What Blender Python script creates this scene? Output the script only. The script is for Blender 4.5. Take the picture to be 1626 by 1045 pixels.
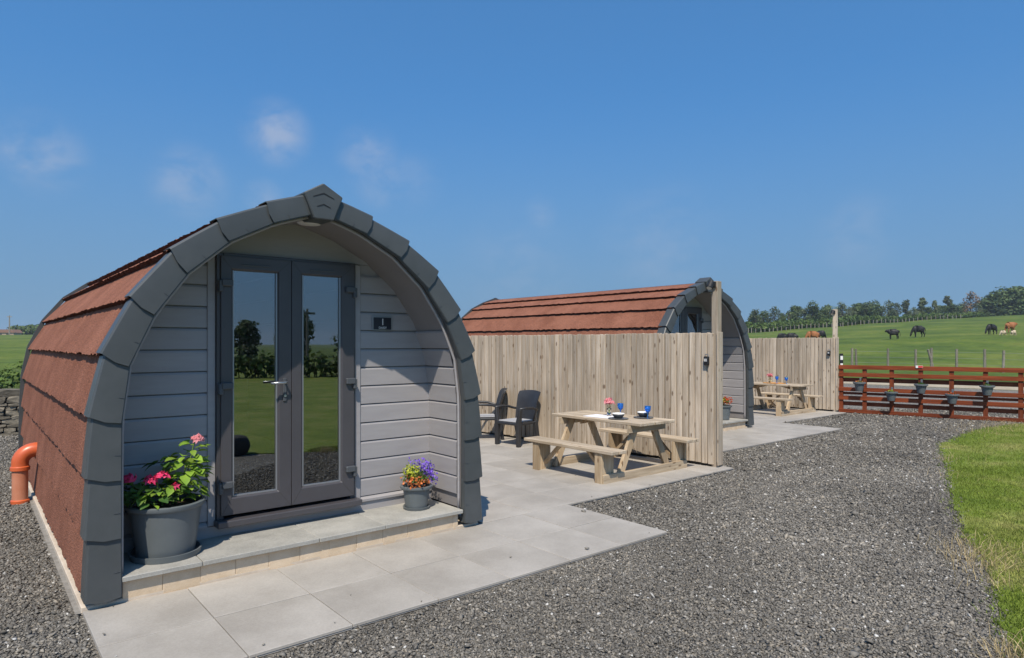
import bpy, math, random
import numpy as np
from mathutils import Vector, Matrix, Euler
rad = math.radians
random.seed(7); rng = np.random.default_rng(7)
for o in list(bpy.data.objects): bpy.data.objects.remove(o)
scene = bpy.context.scene
COL = scene.collection

# ---------------------------------------------------------------- camera, sky, sun, exposure
cam_d = bpy.data.cameras.new('camera'); cam = bpy.data.objects.new('camera', cam_d); COL.objects.link(cam)
cam.location = (0, 0, 1.7); cam.rotation_euler = (rad(90), 0, 0)
cam_d.sensor_width = 36; cam_d.lens = 1040 / 1626 * 36; cam_d.shift_y = 23.5 / 1626
cam_d.clip_start = 0.05; cam_d.clip_end = 5000
scene.camera = cam
SKYTINT = (.74, 1.36, 1.66, 1)
SUN = Vector((.055, .761, -1.10)).normalized()
w = bpy.data.worlds.new('World'); scene.world = w; w.use_nodes = True
nt = w.node_tree; N = nt.nodes; L = nt.links
for n in list(N): N.remove(n)
def nd(tree, t, **k):
    n = tree.nodes.new(t)
    for a, b in k.items():
        if a == 'ins':
            for i, v in b.items(): n.inputs[i].default_value = v
        else: setattr(n, a, b)
    return n
sky = nd(nt, 'ShaderNodeTexSky', sky_type='NISHITA', sun_disc=False, sun_elevation=math.asin(-SUN.z),
         sun_rotation=math.atan2(-SUN.x, -SUN.y), air_density=1.0, dust_density=0.35, ozone_density=3.0, altitude=0)
tc = nd(nt, 'ShaderNodeTexCoord')
# faint small fair-weather clouds, all round the sky
mp = nd(nt, 'ShaderNodeMapping'); mp.inputs['Scale'].default_value = (1, 1, 1.5)
L.new(tc.outputs['Generated'], mp.inputs['Vector'])
nz = nd(nt, 'ShaderNodeTexNoise', ins={'Scale': 16.0, 'Detail': 6.0, 'Roughness': .58, 'Distortion': .3})
L.new(mp.outputs['Vector'], nz.inputs['Vector'])
def skydir(px, py):
    return Vector(((px - 813) / 1040, 1, -(py - 546) / 1040)).normalized()
acc = None
clouds = [(440, 212, .050, .9), (62, 246, .055, .75), (300, 290, .055, .65), (586, 250, .05, .6), (606, 290, .045, .5), (418, 316, .03, .6),
          (860, 338, .03, .35), (1360, 370, .06, .3), (1050, 385, .1, .25), (820, 420, .1, .2), (655, 285, .05, .25)]
for sx, sy, R_, a_ in clouds + [(-900, 300, .06, .7), (2600, 330, .06, .7), (3300, 250, .07, .6), (-2500, 280, .06, .6)]:
    d = skydir(sx, sy)
    ds = nd(nt, 'ShaderNodeVectorMath', operation='DISTANCE'); ds.inputs[1].default_value = d
    L.new(tc.outputs['Generated'], ds.inputs[0])
    mr = nd(nt, 'ShaderNodeMapRange', interpolation_type='SMOOTHSTEP', ins={'From Min': R_ * 1.15, 'From Max': R_ * .1, 'To Min': 0.0, 'To Max': a_})
    L.new(ds.outputs['Value'], mr.inputs['Value'])
    if acc is None: acc = mr.outputs['Result']
    else:
        mx = nd(nt, 'ShaderNodeMath', operation='MAXIMUM'); L.new(acc, mx.inputs[0]); L.new(mr.outputs['Result'], mx.inputs[1]); acc = mx.outputs[0]
nr = nd(nt, 'ShaderNodeMapRange', interpolation_type='SMOOTHSTEP', ins={'From Min': .30, 'From Max': .72, 'To Min': 0.0, 'To Max': 1.0})
L.new(nz.outputs['Fac'], nr.inputs['Value'])
cm = nd(nt, 'ShaderNodeMath', operation='MULTIPLY'); L.new(acc, cm.inputs[0]); L.new(nr.outputs['Result'], cm.inputs[1])
cs = nd(nt, 'ShaderNodeMath', operation='MULTIPLY'); L.new(cm.outputs[0], cs.inputs[0]); cs.inputs[1].default_value = .58
mixc = nd(nt, 'ShaderNodeMixRGB'); mixc.inputs['Color2'].default_value = (4.6, 4.9, 5.8, 1)
# deeper, cleaner blue that stays blue down to the skyline (dry clear air)
sv = nd(nt, 'ShaderNodeMapping', vector_type='TEXTURE'); sv.vector_type = 'POINT'; sv.inputs['Scale'].default_value = (1, 1, .62); sv.inputs['Location'].default_value = (0, 0, .30)
L.new(tc.outputs['Generated'], sv.inputs['Vector']); vn = nd(nt, 'ShaderNodeVectorMath', operation='NORMALIZE'); L.new(sv.outputs[0], vn.inputs[0]); L.new(vn.outputs[0], sky.inputs['Vector'])
tn = nd(nt, 'ShaderNodeMixRGB', blend_type='MULTIPLY'); tn.inputs['Fac'].default_value = 1; tn.inputs['Color2'].default_value = SKYTINT
L.new(sky.outputs['Color'], tn.inputs['Color1'])
sx = nd(nt, 'ShaderNodeSeparateXYZ'); L.new(tc.outputs['Generated'], sx.inputs[0])
hr = nd(nt, 'ShaderNodeMapRange', interpolation_type='SMOOTHSTEP', ins={'From Min': .38, 'From Max': -.02, 'To Min': 0.0, 'To Max': .95}); L.new(sx.outputs['Z'], hr.inputs['Value'])
hm = nd(nt, 'ShaderNodeMixRGB'); hm.inputs['Color2'].default_value = (1.75, 3.05, 4.45, 1); L.new(hr.outputs[0], hm.inputs['Fac']); L.new(tn.outputs['Color'], hm.inputs['Color1'])
L.new(cs.outputs[0], mixc.inputs['Fac']); L.new(hm.outputs['Color'], mixc.inputs['Color1'])
bg = nd(nt, 'ShaderNodeBackground', ins={'Strength': 0.10}); L.new(mixc.outputs['Color'], bg.inputs['Color'])
wo = nd(nt, 'ShaderNodeOutputWorld'); L.new(bg.outputs[0], wo.inputs['Surface'])
sd = bpy.data.lights.new('sun', 'SUN'); sd.energy = 4.9; sd.angle = rad(.53); sd.color = (1, .905, .775)
so = bpy.data.objects.new('sun', sd); COL.objects.link(so); so.rotation_euler = SUN.to_track_quat('-Z', 'Y').to_euler(); so.location = (0, -20, 30)
scene.view_settings.view_transform = 'Standard'; scene.view_settings.look = 'None'
scene.view_settings.exposure = 0.15; scene.view_settings.gamma = 1
scene.render.engine = 'CYCLES'
scene.cycles.max_bounces = 8; scene.cycles.transparent_max_bounces = 16

# ---------------------------------------------------------------- helpers
TH = rad(39.8)                       # the pods stand turned by this much
CU, SU = math.cos(TH), math.sin(TH)
def W(u, v, z=0.0): return Vector((u * CU - v * SU, u * SU + v * CU, z))
def tag(o, label=None, cat=None, group=None, kind=None):
    if label: o['label'] = label
    if cat: o['category'] = cat
    if group: o['group'] = group
    if kind: o['kind'] = kind
    return o
def thing(name, label, cat, loc, rz=0.0, group=None):
    o = bpy.data.objects.new(name, None); COL.objects.link(o); o.empty_display_size = .1
    o.location = loc; o.rotation_euler = (0, 0, rz)
    return tag(o, label, cat, group)
class MB:
    def __init__(s): s.v = []; s.f = []
    def add(s, vs, fs):
        n = len(s.v); s.v += [tuple(p) for p in vs]; s.f += [tuple(i + n for i in f) for f in fs]; return s
    def box(s, x0, x1, y0, y1, z0, z1, M=None, j=0):
        vs = [Vector((x, y, z)) for x in (x0, x1) for y in (y0, y1) for z in (z0, z1)]
        if j: vs = [p + Vector([random.uniform(-j, j) for _ in range(3)]) for p in vs]
        if M is not None: vs = [M @ p for p in vs]
        return s.add(vs, [(0, 1, 3, 2), (4, 6, 7, 5), (0, 4, 5, 1), (2, 3, 7, 6), (0, 2, 6, 4), (1, 5, 7, 3)])
    def bar(s, a, b, wx, wy, up=(0, 0, 1)):
        a, b = Vector(a), Vector(b); d = (b - a); l = d.length; d.normalize()
        x = d.cross(Vector(up))
        if x.length < 1e-4: x = d.cross(Vector((0, 1, 0)))
        x.normalize(); y = x.cross(d)
        M = Matrix((x, d, y)).transposed().to_4x4(); M.translation = a
        return s.box(-wx / 2, wx / 2, 0, l, -wy / 2, wy / 2, M)
    def tube(s, pts, r, n=10, cap=True):
        pts = [Vector(p) for p in pts]; rs = r if isinstance(r, (list, tuple)) else [r] * len(pts)
        base = len(s.v); ref = None
        for i, p in enumerate(pts):
            t = (pts[min(i + 1, len(pts) - 1)] - pts[max(i - 1, 0)]).normalized()
            if ref is None: ref = t.cross(Vector((0, 0, 1))); ref = ref if ref.length > .01 else t.cross(Vector((1, 0, 0)))
            ref = (ref - t * ref.dot(t)).normalized(); q = t.cross(ref)
            for k in range(n):
                a = 2 * math.pi * k / n; s.v.append(tuple(p + (ref * math.cos(a) + q * math.sin(a)) * rs[i]))
        for i in range(len(pts) - 1):
            for k in range(n):
                a = base + i * n + k; b = base + i * n + (k + 1) % n; s.f.append((a, b, b + n, a + n))
        if cap:
            s.f.append(tuple(base + k for k in range(n))[::-1]); e = base + (len(pts) - 1) * n; s.f.append(tuple(e + k for k in range(n)))
        return s
    def lathe(s, prof, n=24, c=(0, 0, 0), sx=1, sy=1, captop=True):
        base = len(s.v)
        for r, z in prof:
            for k in range(n):
                a = 2 * math.pi * k / n; s.v.append((c[0] + r * math.cos(a) * sx, c[1] + r * math.sin(a) * sy, c[2] + z))
        for i in range(len(prof) - 1):
            for k in range(n):
                a = base + i * n + k; b = base + i * n + (k + 1) % n; s.f.append((a, b, b + n, a + n))
        s.f.append(tuple(base + k for k in range(n))[::-1]); e = base + (len(prof) - 1) * n
        if captop: s.f.append(tuple(e + k for k in range(n)))
        return s
    def build(s, name, mat, parent=None, smooth=False, bevel=0.0, seg=1, auto=False):
        me = bpy.data.meshes.new(name); me.from_pydata(s.v, [], s.f); me.update()
        me.materials.append(mat)
        o = bpy.data.objects.new(name, me); COL.objects.link(o)
        if parent is not None: o.parent = parent
        if smooth: me.polygons.foreach_set('use_smooth', [True] * len(me.polygons))
        if smooth and auto: me.set_sharp_from_angle(angle=rad(40))
        if bevel:
            m = o.modifiers.new('bevel', 'BEVEL'); m.width = bevel; m.segments = seg; m.limit_method = 'ANGLE'
        return o
def npmesh(name, V, F, mat, parent=None, smooth=False):
    me = bpy.data.meshes.new(name); nv, nf, k = len(V), len(F), F.shape[1]
    me.vertices.add(nv); me.vertices.foreach_set('co', V.astype(np.float32).ravel())
    me.loops.add(nf * k); me.loops.foreach_set('vertex_index', F.astype(np.int32).ravel())
    me.polygons.add(nf); me.polygons.foreach_set('loop_start', np.arange(nf, dtype=np.int32) * k)
    me.polygons.foreach_set('loop_total', np.full(nf, k, dtype=np.int32))
    me.update(calc_edges=True); me.materials.append(mat)
    if smooth: me.polygons.foreach_set('use_smooth', np.ones(nf, dtype=bool))
    o = bpy.data.objects.new(name, me); COL.objects.link(o)
    if parent is not None: o.parent = parent
    return o
def inst(name, mesh, parent, M):
    o = bpy.data.objects.new(name, mesh); COL.objects.link(o); o.parent = parent; o.matrix_local = M; return o
def copy_tree(o, parent=None):
    c = o.copy(); COL.objects.link(c); c.parent = parent
    for ch in o.children: copy_tree(ch, c)
    return c
def in_poly(P, x, y):
    ins = np.zeros(len(x), bool); n = len(P)
    for i in range(n):
        x0, y0 = P[i]; x1, y1 = P[(i + 1) % n]
        c = ((y0 > y) != (y1 > y)) & (x < (x1 - x0) * (y - y0) / ((y1 - y0) or 1e-9) + x0); ins ^= c
    return ins

# ---------------------------------------------------------------- materials
MATS = {}
def mat(name, col, rough=.6, col2=None, scale=8.0, detail=5.0, stretch=None, bump=0.0, bscale=None, bdist=.004, rnd=0.0, island=0.0, spec=.4,
        fine=0.0, fscale=300.0, metallic=0.0, trans=0.0, lo=.35, hi=.65):
    if name in MATS: return MATS[name]
    m = bpy.data.materials.new(name); m.use_nodes = True; t = m.node_tree
    b = t.nodes['Principled BSDF']; b.inputs['Roughness'].default_value = rough; b.inputs['Specular IOR Level'].default_value = spec
    b.inputs['Metallic'].default_value = metallic
    tcn = nd(t, 'ShaderNodeTexCoord'); mpn = nd(t, 'ShaderNodeMapping'); t.links.new(tcn.outputs['Object'], mpn.inputs['Vector'])
    if stretch: mpn.inputs['Scale'].default_value = stretch
    oi = nd(t, 'ShaderNodeObjectInfo')
    if rnd:
        va = nd(t, 'ShaderNodeVectorMath', operation='SCALE'); cx = nd(t, 'ShaderNodeCombineXYZ')
        for i in range(3): t.links.new(oi.outputs['Random'], cx.inputs[i])
        t.links.new(cx.outputs[0], va.inputs[0]); va.inputs['Scale'].default_value = 37.0; t.links.new(va.outputs[0], mpn.inputs['Location'])
    out = None
    if col2:
        n1 = nd(t, 'ShaderNodeTexNoise', ins={'Scale': scale, 'Detail': detail, 'Roughness': .6}); t.links.new(mpn.outputs[0], n1.inputs['Vector'])
        cr = nd(t, 'ShaderNodeValToRGB'); cr.color_ramp.elements[0].position = lo; cr.color_ramp.elements[1].position = hi
        cr.color_ramp.elements[0].color = (*col, 1); cr.color_ramp.elements[1].color = (*col2, 1)
        t.links.new(n1.outputs['Fac'], cr.inputs['Fac']); out = cr.outputs['Color']
    else:
        rg = nd(t, 'ShaderNodeRGB'); rg.outputs[0].default_value = (*col, 1); out = rg.outputs[0]
    def mul(out, src, amt):
        mrn = nd(t, 'ShaderNodeMapRange', ins={'To Min': 1 - amt, 'To Max': 1 + amt}); t.links.new(src, mrn.inputs['Value'])
        vm = nd(t, 'ShaderNodeVectorMath', operation='SCALE'); t.links.new(out, vm.inputs[0]); t.links.new(mrn.outputs[0], vm.inputs['Scale']); return vm.outputs[0]
    if rnd: out = mul(out, oi.outputs['Random'], rnd)
    if island:
        g = nd(t, 'ShaderNodeNewGeometry'); out = mul(out, g.outputs['Random Per Island'], island)
    if fine:
        n3 = nd(t, 'ShaderNodeTexNoise', ins={'Scale': fscale, 'Detail': 2.0}); t.links.new(tcn.outputs['Object'], n3.inputs['Vector'])
        mr3 = nd(t, 'ShaderNodeMapRange', ins={'From Min': .3, 'From Max': .7}); t.links.new(n3.outputs['Fac'], mr3.inputs['Value'])
        out = mul(out, mr3.outputs[0], fine)
    t.links.new(out, b.inputs['Base Color'])
    if bump:
        n2 = nd(t, 'ShaderNodeTexNoise', ins={'Scale': bscale or scale, 'Detail': 5.0}); t.links.new(mpn.outputs[0], n2.inputs['Vector'])
        bp = nd(t, 'ShaderNodeBump', ins={'Strength': bump, 'Distance': bdist}); t.links.new(n2.outputs['Fac'], bp.inputs['Height']); t.links.new(bp.outputs[0], b.inputs['Normal'])
    if trans:
        tr = nd(t, 'ShaderNodeBsdfTranslucent'); t.links.new(out, tr.inputs['Color'])
        ms = nd(t, 'ShaderNodeMixShader', ins={0: trans}); t.links.new(b.outputs[0], ms.inputs[1]); t.links.new(tr.outputs[0], ms.inputs[2])
        t.links.new(ms.outputs[0], t.nodes['Material Output'].inputs['Surface'])
    MATS[name] = m; return m
def wood_mat(name, c1, c2, c3, axis=2, rnd=.18, knots=True, rough=.75):
    """weathered timber: grain along one local axis, knots, tone differing per board"""
    m = bpy.data.materials.new(name); m.use_nodes = True; t = m.node_tree; b = t.nodes['Principled BSDF']
    b.inputs['Roughness'].default_value = rough; b.inputs['Specular IOR Level'].default_value = .25
    tcn = nd(t, 'ShaderNodeTexCoord'); oi = nd(t, 'ShaderNodeObjectInfo')
    mp1 = nd(t, 'ShaderNodeMapping'); sc = [28., 28., 28.]; sc[axis] = 1.6; mp1.inputs['Scale'].default_value = sc
    cx = nd(t, 'ShaderNodeCombineXYZ'); mm = nd(t, 'ShaderNodeMath', operation='MULTIPLY'); mm.inputs[1].default_value = 91.7
    t.links.new(oi.outputs['Random'], mm.inputs[0])
    for i in range(3): t.links.new(mm.outputs[0], cx.inputs[i])
    t.links.new(cx.outputs[0], mp1.inputs['Location']); t.links.new(tcn.outputs['Object'], mp1.inputs['Vector'])
    n1 = nd(t, 'ShaderNodeTexNoise', ins={'Scale': 1.0, 'Detail': 6.0, 'Roughness': .65, 'Distortion': .6}); t.links.new(mp1.outputs[0], n1.inputs['Vector'])
    cr = nd(t, 'ShaderNodeValToRGB'); e = cr.color_ramp.elements
    e[0].position = .28; e[0].color = (*c1, 1); e[1].position = .72; e[1].color = (*c3, 1); k = e.new(.5); k.color = (*c2, 1)
    t.links.new(n1.outputs['Fac'], cr.inputs['Fac']); out = cr.outputs['Color']
    mp2 = nd(t, 'ShaderNodeMapping'); s2 = [5., 5., 5.]; s2[axis] = 1.1; mp2.inputs['Scale'].default_value = s2
    t.links.new(cx.outputs[0], mp2.inputs['Location']); t.links.new(tcn.outputs['Object'], mp2.inputs['Vector'])
    n2 = nd(t, 'ShaderNodeTexNoise', ins={'Scale': 1.0, 'Detail': 3.0}); t.links.new(mp2.outputs[0], n2.inputs['Vector'])
    mr = nd(t, 'ShaderNodeMapRange', ins={'From Min': .3, 'From Max': .7, 'To Min': .80, 'To Max': 1.18}); t.links.new(n2.outputs['Fac'], mr.inputs['Value'])
    vm = nd(t, 'ShaderNodeVectorMath', operation='SCALE'); t.links.new(out, vm.inputs[0]); t.links.new(mr.outputs[0], vm.inputs['Scale']); out = vm.outputs[0]
    mr2 = nd(t, 'ShaderNodeMapRange', ins={'To Min': 1 - rnd, 'To Max': 1 + rnd}); t.links.new(oi.outputs['Random'], mr2.inputs['Value'])
    vm2 = nd(t, 'ShaderNodeVectorMath', operation='SCALE'); t.links.new(out, vm2.inputs[0]); t.links.new(mr2.outputs[0], vm2.inputs['Scale']); out = vm2.outputs[0]
    if knots:
        mp3 = nd(t, 'ShaderNodeMapping'); s3 = [11., 11., 11.]; s3[axis] = 4.2; mp3.inputs['Scale'].default_value = s3
        t.links.new(cx.outputs[0], mp3.inputs['Location']); t.links.new(tcn.outputs['Object'], mp3.inputs['Vector'])
        vo = nd(t, 'ShaderNodeTexVoronoi', ins={'Scale': 1.0}); t.links.new(mp3.outputs[0], vo.inputs['Vector'])
        kr = nd(t, 'ShaderNodeMapRange', interpolation_type='SMOOTHSTEP', ins={'From Min': .10, 'From Max': .19, 'To Min': .8, 'To Max': 0.0}); t.links.new(vo.outputs['Distance'], kr.inputs['Value'])
        mk = nd(t, 'ShaderNodeMixRGB'); mk.inputs['Color2'].default_value = (c1[0] * .42, c1[1] * .34, c1[2] * .28, 1)
        t.links.new(kr.outputs[0], mk.inputs['Fac']); t.links.new(out, mk.inputs['Color1']); out = mk.outputs[0]
    t.links.new(out, b.inputs['Base Color'])
    bp = nd(t, 'ShaderNodeBump', ins={'Strength': .35, 'Distance': .003}); t.links.new(n1.outputs['Fac'], bp.inputs['Height']); t.links.new(bp.outputs[0], b.inputs['Normal'])
    return m

M_fence = wood_mat('weathered_fence_timber', (.305, .238, .170), (.425, .350, .265), (.52, .45, .365), 2, .22)
M_rail = wood_mat('weathered_rail_timber', (.20, .15, .10), (.32, .25, .18), (.42, .35, .27), 1, .1)
M_pich = wood_mat('picnic_timber_long', (.31, .235, .155), (.42, .34, .245), (.53, .45, .35), 1, .1)
M_picx = wood_mat('picnic_timber_cross', (.27, .20, .13), (.38, .30, .205), (.49, .41, .30), 0, .14)
M_picz = wood_mat('picnic_timber_upright', (.30, .20, .115), (.42, .315, .20), (.53, .43, .30), 2, .2)
M_gatex = wood_mat('stained_red_timber', (.10, .022, .008), (.19, .043, .014), (.27, .068, .022), 0, .14, knots=False, rough=.5)
M_gatez = wood_mat('stained_red_timber_post', (.09, .02, .008), (.16, .037, .012), (.23, .058, .02), 2, .1, knots=False, rough=.55)
M_post = wood_mat('old_post_timber', (.13, .115, .09), (.22, .195, .155), (.31, .28, .23), 2, .2)
M_newpost = wood_mat('pale_post_timber', (.32, .25, .16), (.44, .36, .25), (.52, .45, .34), 2, .1)
M_stool = wood_mat('pine_stool', (.45, .2, .06), (.55, .27, .09), (.62, .33, .13), 2, .05)

M_shingle = mat('red_granule_roof', (.195, .077, .046), .9, (.262, .110, .068), scale=2.5, bump=1.0, bscale=75, bdist=.010, fine=.5, fscale=85, spec=.2, rnd=.05)
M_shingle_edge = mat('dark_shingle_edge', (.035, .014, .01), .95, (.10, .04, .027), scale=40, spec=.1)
M_fascia = mat('slate_grey_trim', (.054, .060, .062), .42, (.064, .070, .072), scale=6, spec=.45, bump=.08, bscale=40, bdist=.002, rnd=.08)
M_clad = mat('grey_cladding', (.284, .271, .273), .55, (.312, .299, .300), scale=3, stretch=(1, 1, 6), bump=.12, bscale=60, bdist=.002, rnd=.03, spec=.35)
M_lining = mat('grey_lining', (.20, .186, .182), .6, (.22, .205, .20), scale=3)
M_door = mat('anthracite_upvc', (.057, .054, .060), .36, (.063, .060, .066), scale=5, spec=.5)
M_black = mat('black_rubber', (.012, .012, .013), .6)
M_dark = mat('dark_interior', (.05, .048, .045), .8)
M_steel = mat('brushed_metal', (.35, .37, .38), .3, metallic=.8)
M_hinge = mat('hinge_grey', (.068, .074, .082), .4)
M_paving = mat('grey_porcelain_paving', (.295, .270, .236), .62, (.385, .356, .316), scale=1.7, detail=8, bump=.15, bscale=60, bdist=.002, rnd=.06, fine=.06, fscale=80, spec=.3)
M_joint = mat('paving_joint', (.17, .158, .14), .95, (.24, .225, .2), scale=20)
M_step = mat('step_stone', (.27, .262, .235), .75, (.36, .348, .312), scale=4, detail=8, bump=.3, bscale=30, bdist=.004, rnd=.06, fine=.12, fscale=90)
M_block = mat('buff_block', (.50, .385, .26), .9, (.60, .48, .345), scale=7, bump=.5, bscale=60, rnd=.05, fine=.15)
M_conc = mat('cream_concrete', (.45, .375, .29), .9, (.57, .49, .395), scale=6, detail=8, bump=.4, bscale=50, fine=.12)
M_pot = mat('grey_plastic_pot', (.105, .12, .125), .42, (.12, .135, .14), scale=5, spec=.4)
M_soil = mat('potting_soil', (.02, .014, .01), .95, (.05, .034, .022), scale=60, bump=.8, bscale=80, bdist=.01)
M_leaf = mat('bright_leaf', (.12, .24, .025), .5, (.26, .38, .05), scale=3, rnd=.35, trans=.3, spec=.35)
M_leafd = mat('dark_leaf', (.04, .10, .02), .5, (.09, .17, .03), scale=4, rnd=.3, trans=.25)
M_pink = mat('pink_petal', (.72, .03, .13), .55, (.82, .08, .22), scale=30, trans=.3, island=.25)
M_palepink = mat('pale_pink_petal', (.80, .26, .30), .55, (.85, .40, .42), scale=30, trans=.3, island=.2)
M_purple = mat('violet_petal', (.17, .085, .56), .55, (.30, .17, .75), scale=30, trans=.3, island=.3)
M_orange = mat('orange_petal', (.60, .13, .03), .55, (.68, .26, .08), scale=30, trans=.3, island=.35)
M_yellow = mat('lime_leaflet', (.34, .42, .04), .55, (.50, .50, .06), scale=30, trans=.3, island=.3)
M_red = mat('red_petal', (.55, .03, .02), .55, (.62, .16, .04), scale=30, trans=.3, island=.35)
M_stem = mat('green_stem', (.10, .17, .03), .6)
M_pipe = mat('orange_drain_pipe', (.50, .095, .028), .35, (.56, .115, .036), scale=6, spec=.5)
M_pipef = mat('faded_drain_pipe', (.46, .17, .09), .5, (.54, .235, .14), scale=4)
M_chair = mat('black_rattan_plastic', (.022, .022, .024), .42, (.032, .032, .034), scale=6, spec=.5)
M_cushion = mat('grey_seat_pad', (.30, .30, .31), .85, (.36, .36, .37), scale=30, bump=.3, bscale=200)
M_slate = mat('slate_plate', (.10, .105, .11), .5, (.13, .135, .14), scale=10)
M_bowl = mat('charcoal_bowl', (.06, .065, .072), .35)
M_white = mat('white_glaze', (.78, .77, .74), .3)
M_cloth = mat('white_cloth', (.70, .70, .74), .85, (.76, .76, .79), scale=30)
M_tray = mat('wood_tray', (.50, .24, .07), .5, (.58, .30, .10), scale=10)
M_red_sign = mat('red_sign', (.62, .06, .05), .4)
M_gravelbed = None
M_bark = mat('bark', (.07, .055, .042), .9, (.14, .115, .09), scale=6, stretch=(1, 1, .3))
M_tree = mat('tree_foliage', (.055, .09, .030), .6, (.11, .15, .055), scale=.35, island=.45, rnd=.22, trans=.25, spec=.2)
M_tree2 = mat('grey_green_foliage', (.085, .115, .055), .6, (.15, .175, .09), scale=.35, island=.45, rnd=.22, trans=.25, spec=.2)
M_dead = mat('russet_foliage', (.15, .085, .042), .7, (.22, .15, .075), scale=.5, island=.3, rnd=.2)
M_hedge = mat('hedge_foliage', (.045, .085, .018), .55, (.11, .16, .035), scale=.8, island=.5, trans=.25, spec=.25)
M_stone = mat('wall_stone', (.115, .10, .075), .9, (.26, .225, .17), scale=3, detail=8, bump=.6, bscale=14, bdist=.02, rnd=.38, fine=.15, fscale=60)
M_kerb = mat('kerb_timber', (.55, .46, .34), .9, (.62, .54, .42), scale=4)
M_cowb = mat('black_hide', (.010, .009, .009), .6, (.02, .018, .016), scale=6)
M_cowr = mat('russet_hide', (.24, .085, .024), .7, (.34, .135, .05), scale=4)
M_sheep = mat('cream_fleece', (.46, .36, .24), .95, (.56, .46, .34), scale=10)
M_wire = mat('galvanised_wire', (.3, .3, .29), .5, metallic=.6)
M_plate = mat('navy_plate', (.012, .014, .024), .3)
M_silver = mat('silver_letter', (.62, .62, .6), .4)
M_alum = mat('plate_frame', (.30, .31, .33), .35, metallic=.6)
M_lamp = mat('opal_lamp', (.55, .53, .50), .5)

def glass_mat(name, refl, tint):
    m = bpy.data.materials.new(name); m.use_nodes = True; t = m.node_tree
    t.nodes.remove(t.nodes['Principled BSDF'])
    gl = nd(t, 'ShaderNodeBsdfGlossy', ins={'Color': (.95, .97, 1, 1), 'Roughness': 0.0}); tr = nd(t, 'ShaderNodeBsdfTransparent', ins={'Color': (*tint, 1)})
    n1 = nd(t, 'ShaderNodeTexNoise', ins={'Scale': 1.3, 'Detail': 1.0}); bp = nd(t, 'ShaderNodeBump', ins={'Strength': .02, 'Distance': .02})
    tcn = nd(t, 'ShaderNodeTexCoord'); t.links.new(tcn.outputs['Object'], n1.inputs['Vector'])
    t.links.new(n1.outputs['Fac'], bp.inputs['Height']); t.links.new(bp.outputs[0], gl.inputs['Normal'])
    fr = nd(t, 'ShaderNodeLayerWeight', ins={'Blend': .25}); mr = nd(t, 'ShaderNodeMapRange', ins={'To Min': refl, 'To Max': 1.0}); t.links.new(fr.outputs['Fresnel'], mr.inputs['Value'])
    ms = nd(t, 'ShaderNodeMixShader'); t.links.new(mr.outputs[0], ms.inputs[0]); t.links.new(tr.outputs[0], ms.inputs[1]); t.links.new(gl.outputs[0], ms.inputs[2])
    t.links.new(ms.outputs[0], t.nodes['Material Output'].inputs['Surface']); return m
M_glass = glass_mat('door_glass', .20, (.55, .58, .56))
def goblet_mat():
    m = bpy.data.materials.new('blue_glass'); m.use_nodes = True; b = m.node_tree.nodes['Principled BSDF']
    b.inputs['Base Color'].default_value = (.08, .36, .9, 1); b.inputs['Roughness'].default_value = .05
    b.inputs['Transmission Weight'].default_value = .8; b.inputs['IOR'].default_value = 1.3; return m
M_goblet = goblet_mat()
def clear_mat():
    m = bpy.data.materials.new('clear_glass'); m.use_nodes = True; b = m.node_tree.nodes['Principled BSDF']
    b.inputs['Base Color'].default_value = (.95, .97, .97, 1); b.inputs['Roughness'].default_value = .03
    b.inputs['Transmission Weight'].default_value = 1; b.inputs['IOR'].default_value = 1.2; return m
M_clear = clear_mat()

def gravel_mat(name, bed):
    """crushed stone: tone per stone (per island) or per voronoi cell on the bed"""
    m = bpy.data.materials.new(name); m.use_nodes = True; t = m.node_tree; b = t.nodes['Principled BSDF']
    b.inputs['Roughness'].default_value = .8; b.inputs['Specular IOR Level'].default_value = .3
    tcn = nd(t, 'ShaderNodeTexCoord')
    if bed:
        vo = nd(t, 'ShaderNodeTexVoronoi', ins={'Scale': 42.0}); t.links.new(tcn.outputs['Object'], vo.inputs['Vector'])
        sep = nd(t, 'ShaderNodeSeparateColor'); t.links.new(vo.outputs['Color'], sep.inputs[0]); src = sep.outputs[0]
        bp = nd(t, 'ShaderNodeBump', ins={'Strength': 1.0, 'Distance': .018}, invert=True); t.links.new(vo.outputs['Distance'], bp.inputs['Height']); t.links.new(bp.outputs[0], b.inputs['Normal'])
    else:
        g = nd(t, 'ShaderNodeNewGeometry'); src = g.outputs['Random Per Island']
    cr = nd(t, 'ShaderNodeValToRGB'); e = cr.color_ramp.elements
    e[0].position = 0; e[0].color = (.098, .090, .078, 1); e[1].position = 1; e[1].color = (.60, .58, .54, 1)
    for p, c in ((.45, (.148, .136, .117)), (.8, (.212, .196, .170)), (.93, (.275, .24, .19)), (.985, (.33, .305, .265)), (.993, (.5, .49, .46))):
        k = e.new(p); k.color = (*c, 1)
    t.links.new(src, cr.inputs['Fac'])
    n1 = nd(t, 'ShaderNodeTexNoise', ins={'Scale': .55, 'Detail': 6.0}); t.links.new(tcn.outputs['Object'], n1.inputs['Vector'])
    mr = nd(t, 'ShaderNodeMapRange', ins={'From Min': .3, 'From Max': .7, 'To Min': .76, 'To Max': 1.22}); t.links.new(n1.outputs['Fac'], mr.inputs['Value'])
    vm = nd(t, 'ShaderNodeVectorMath', operation='SCALE'); t.links.new(cr.outputs['Color'], vm.inputs[0]); t.links.new(mr.outputs[0], vm.inputs['Scale'])
    t.links.new(vm.outputs[0], b.inputs['Base Color']); return m
M_gbed = gravel_mat('gravel_bed', True); M_gstone = gravel_mat('gravel_stones', False)
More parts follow.
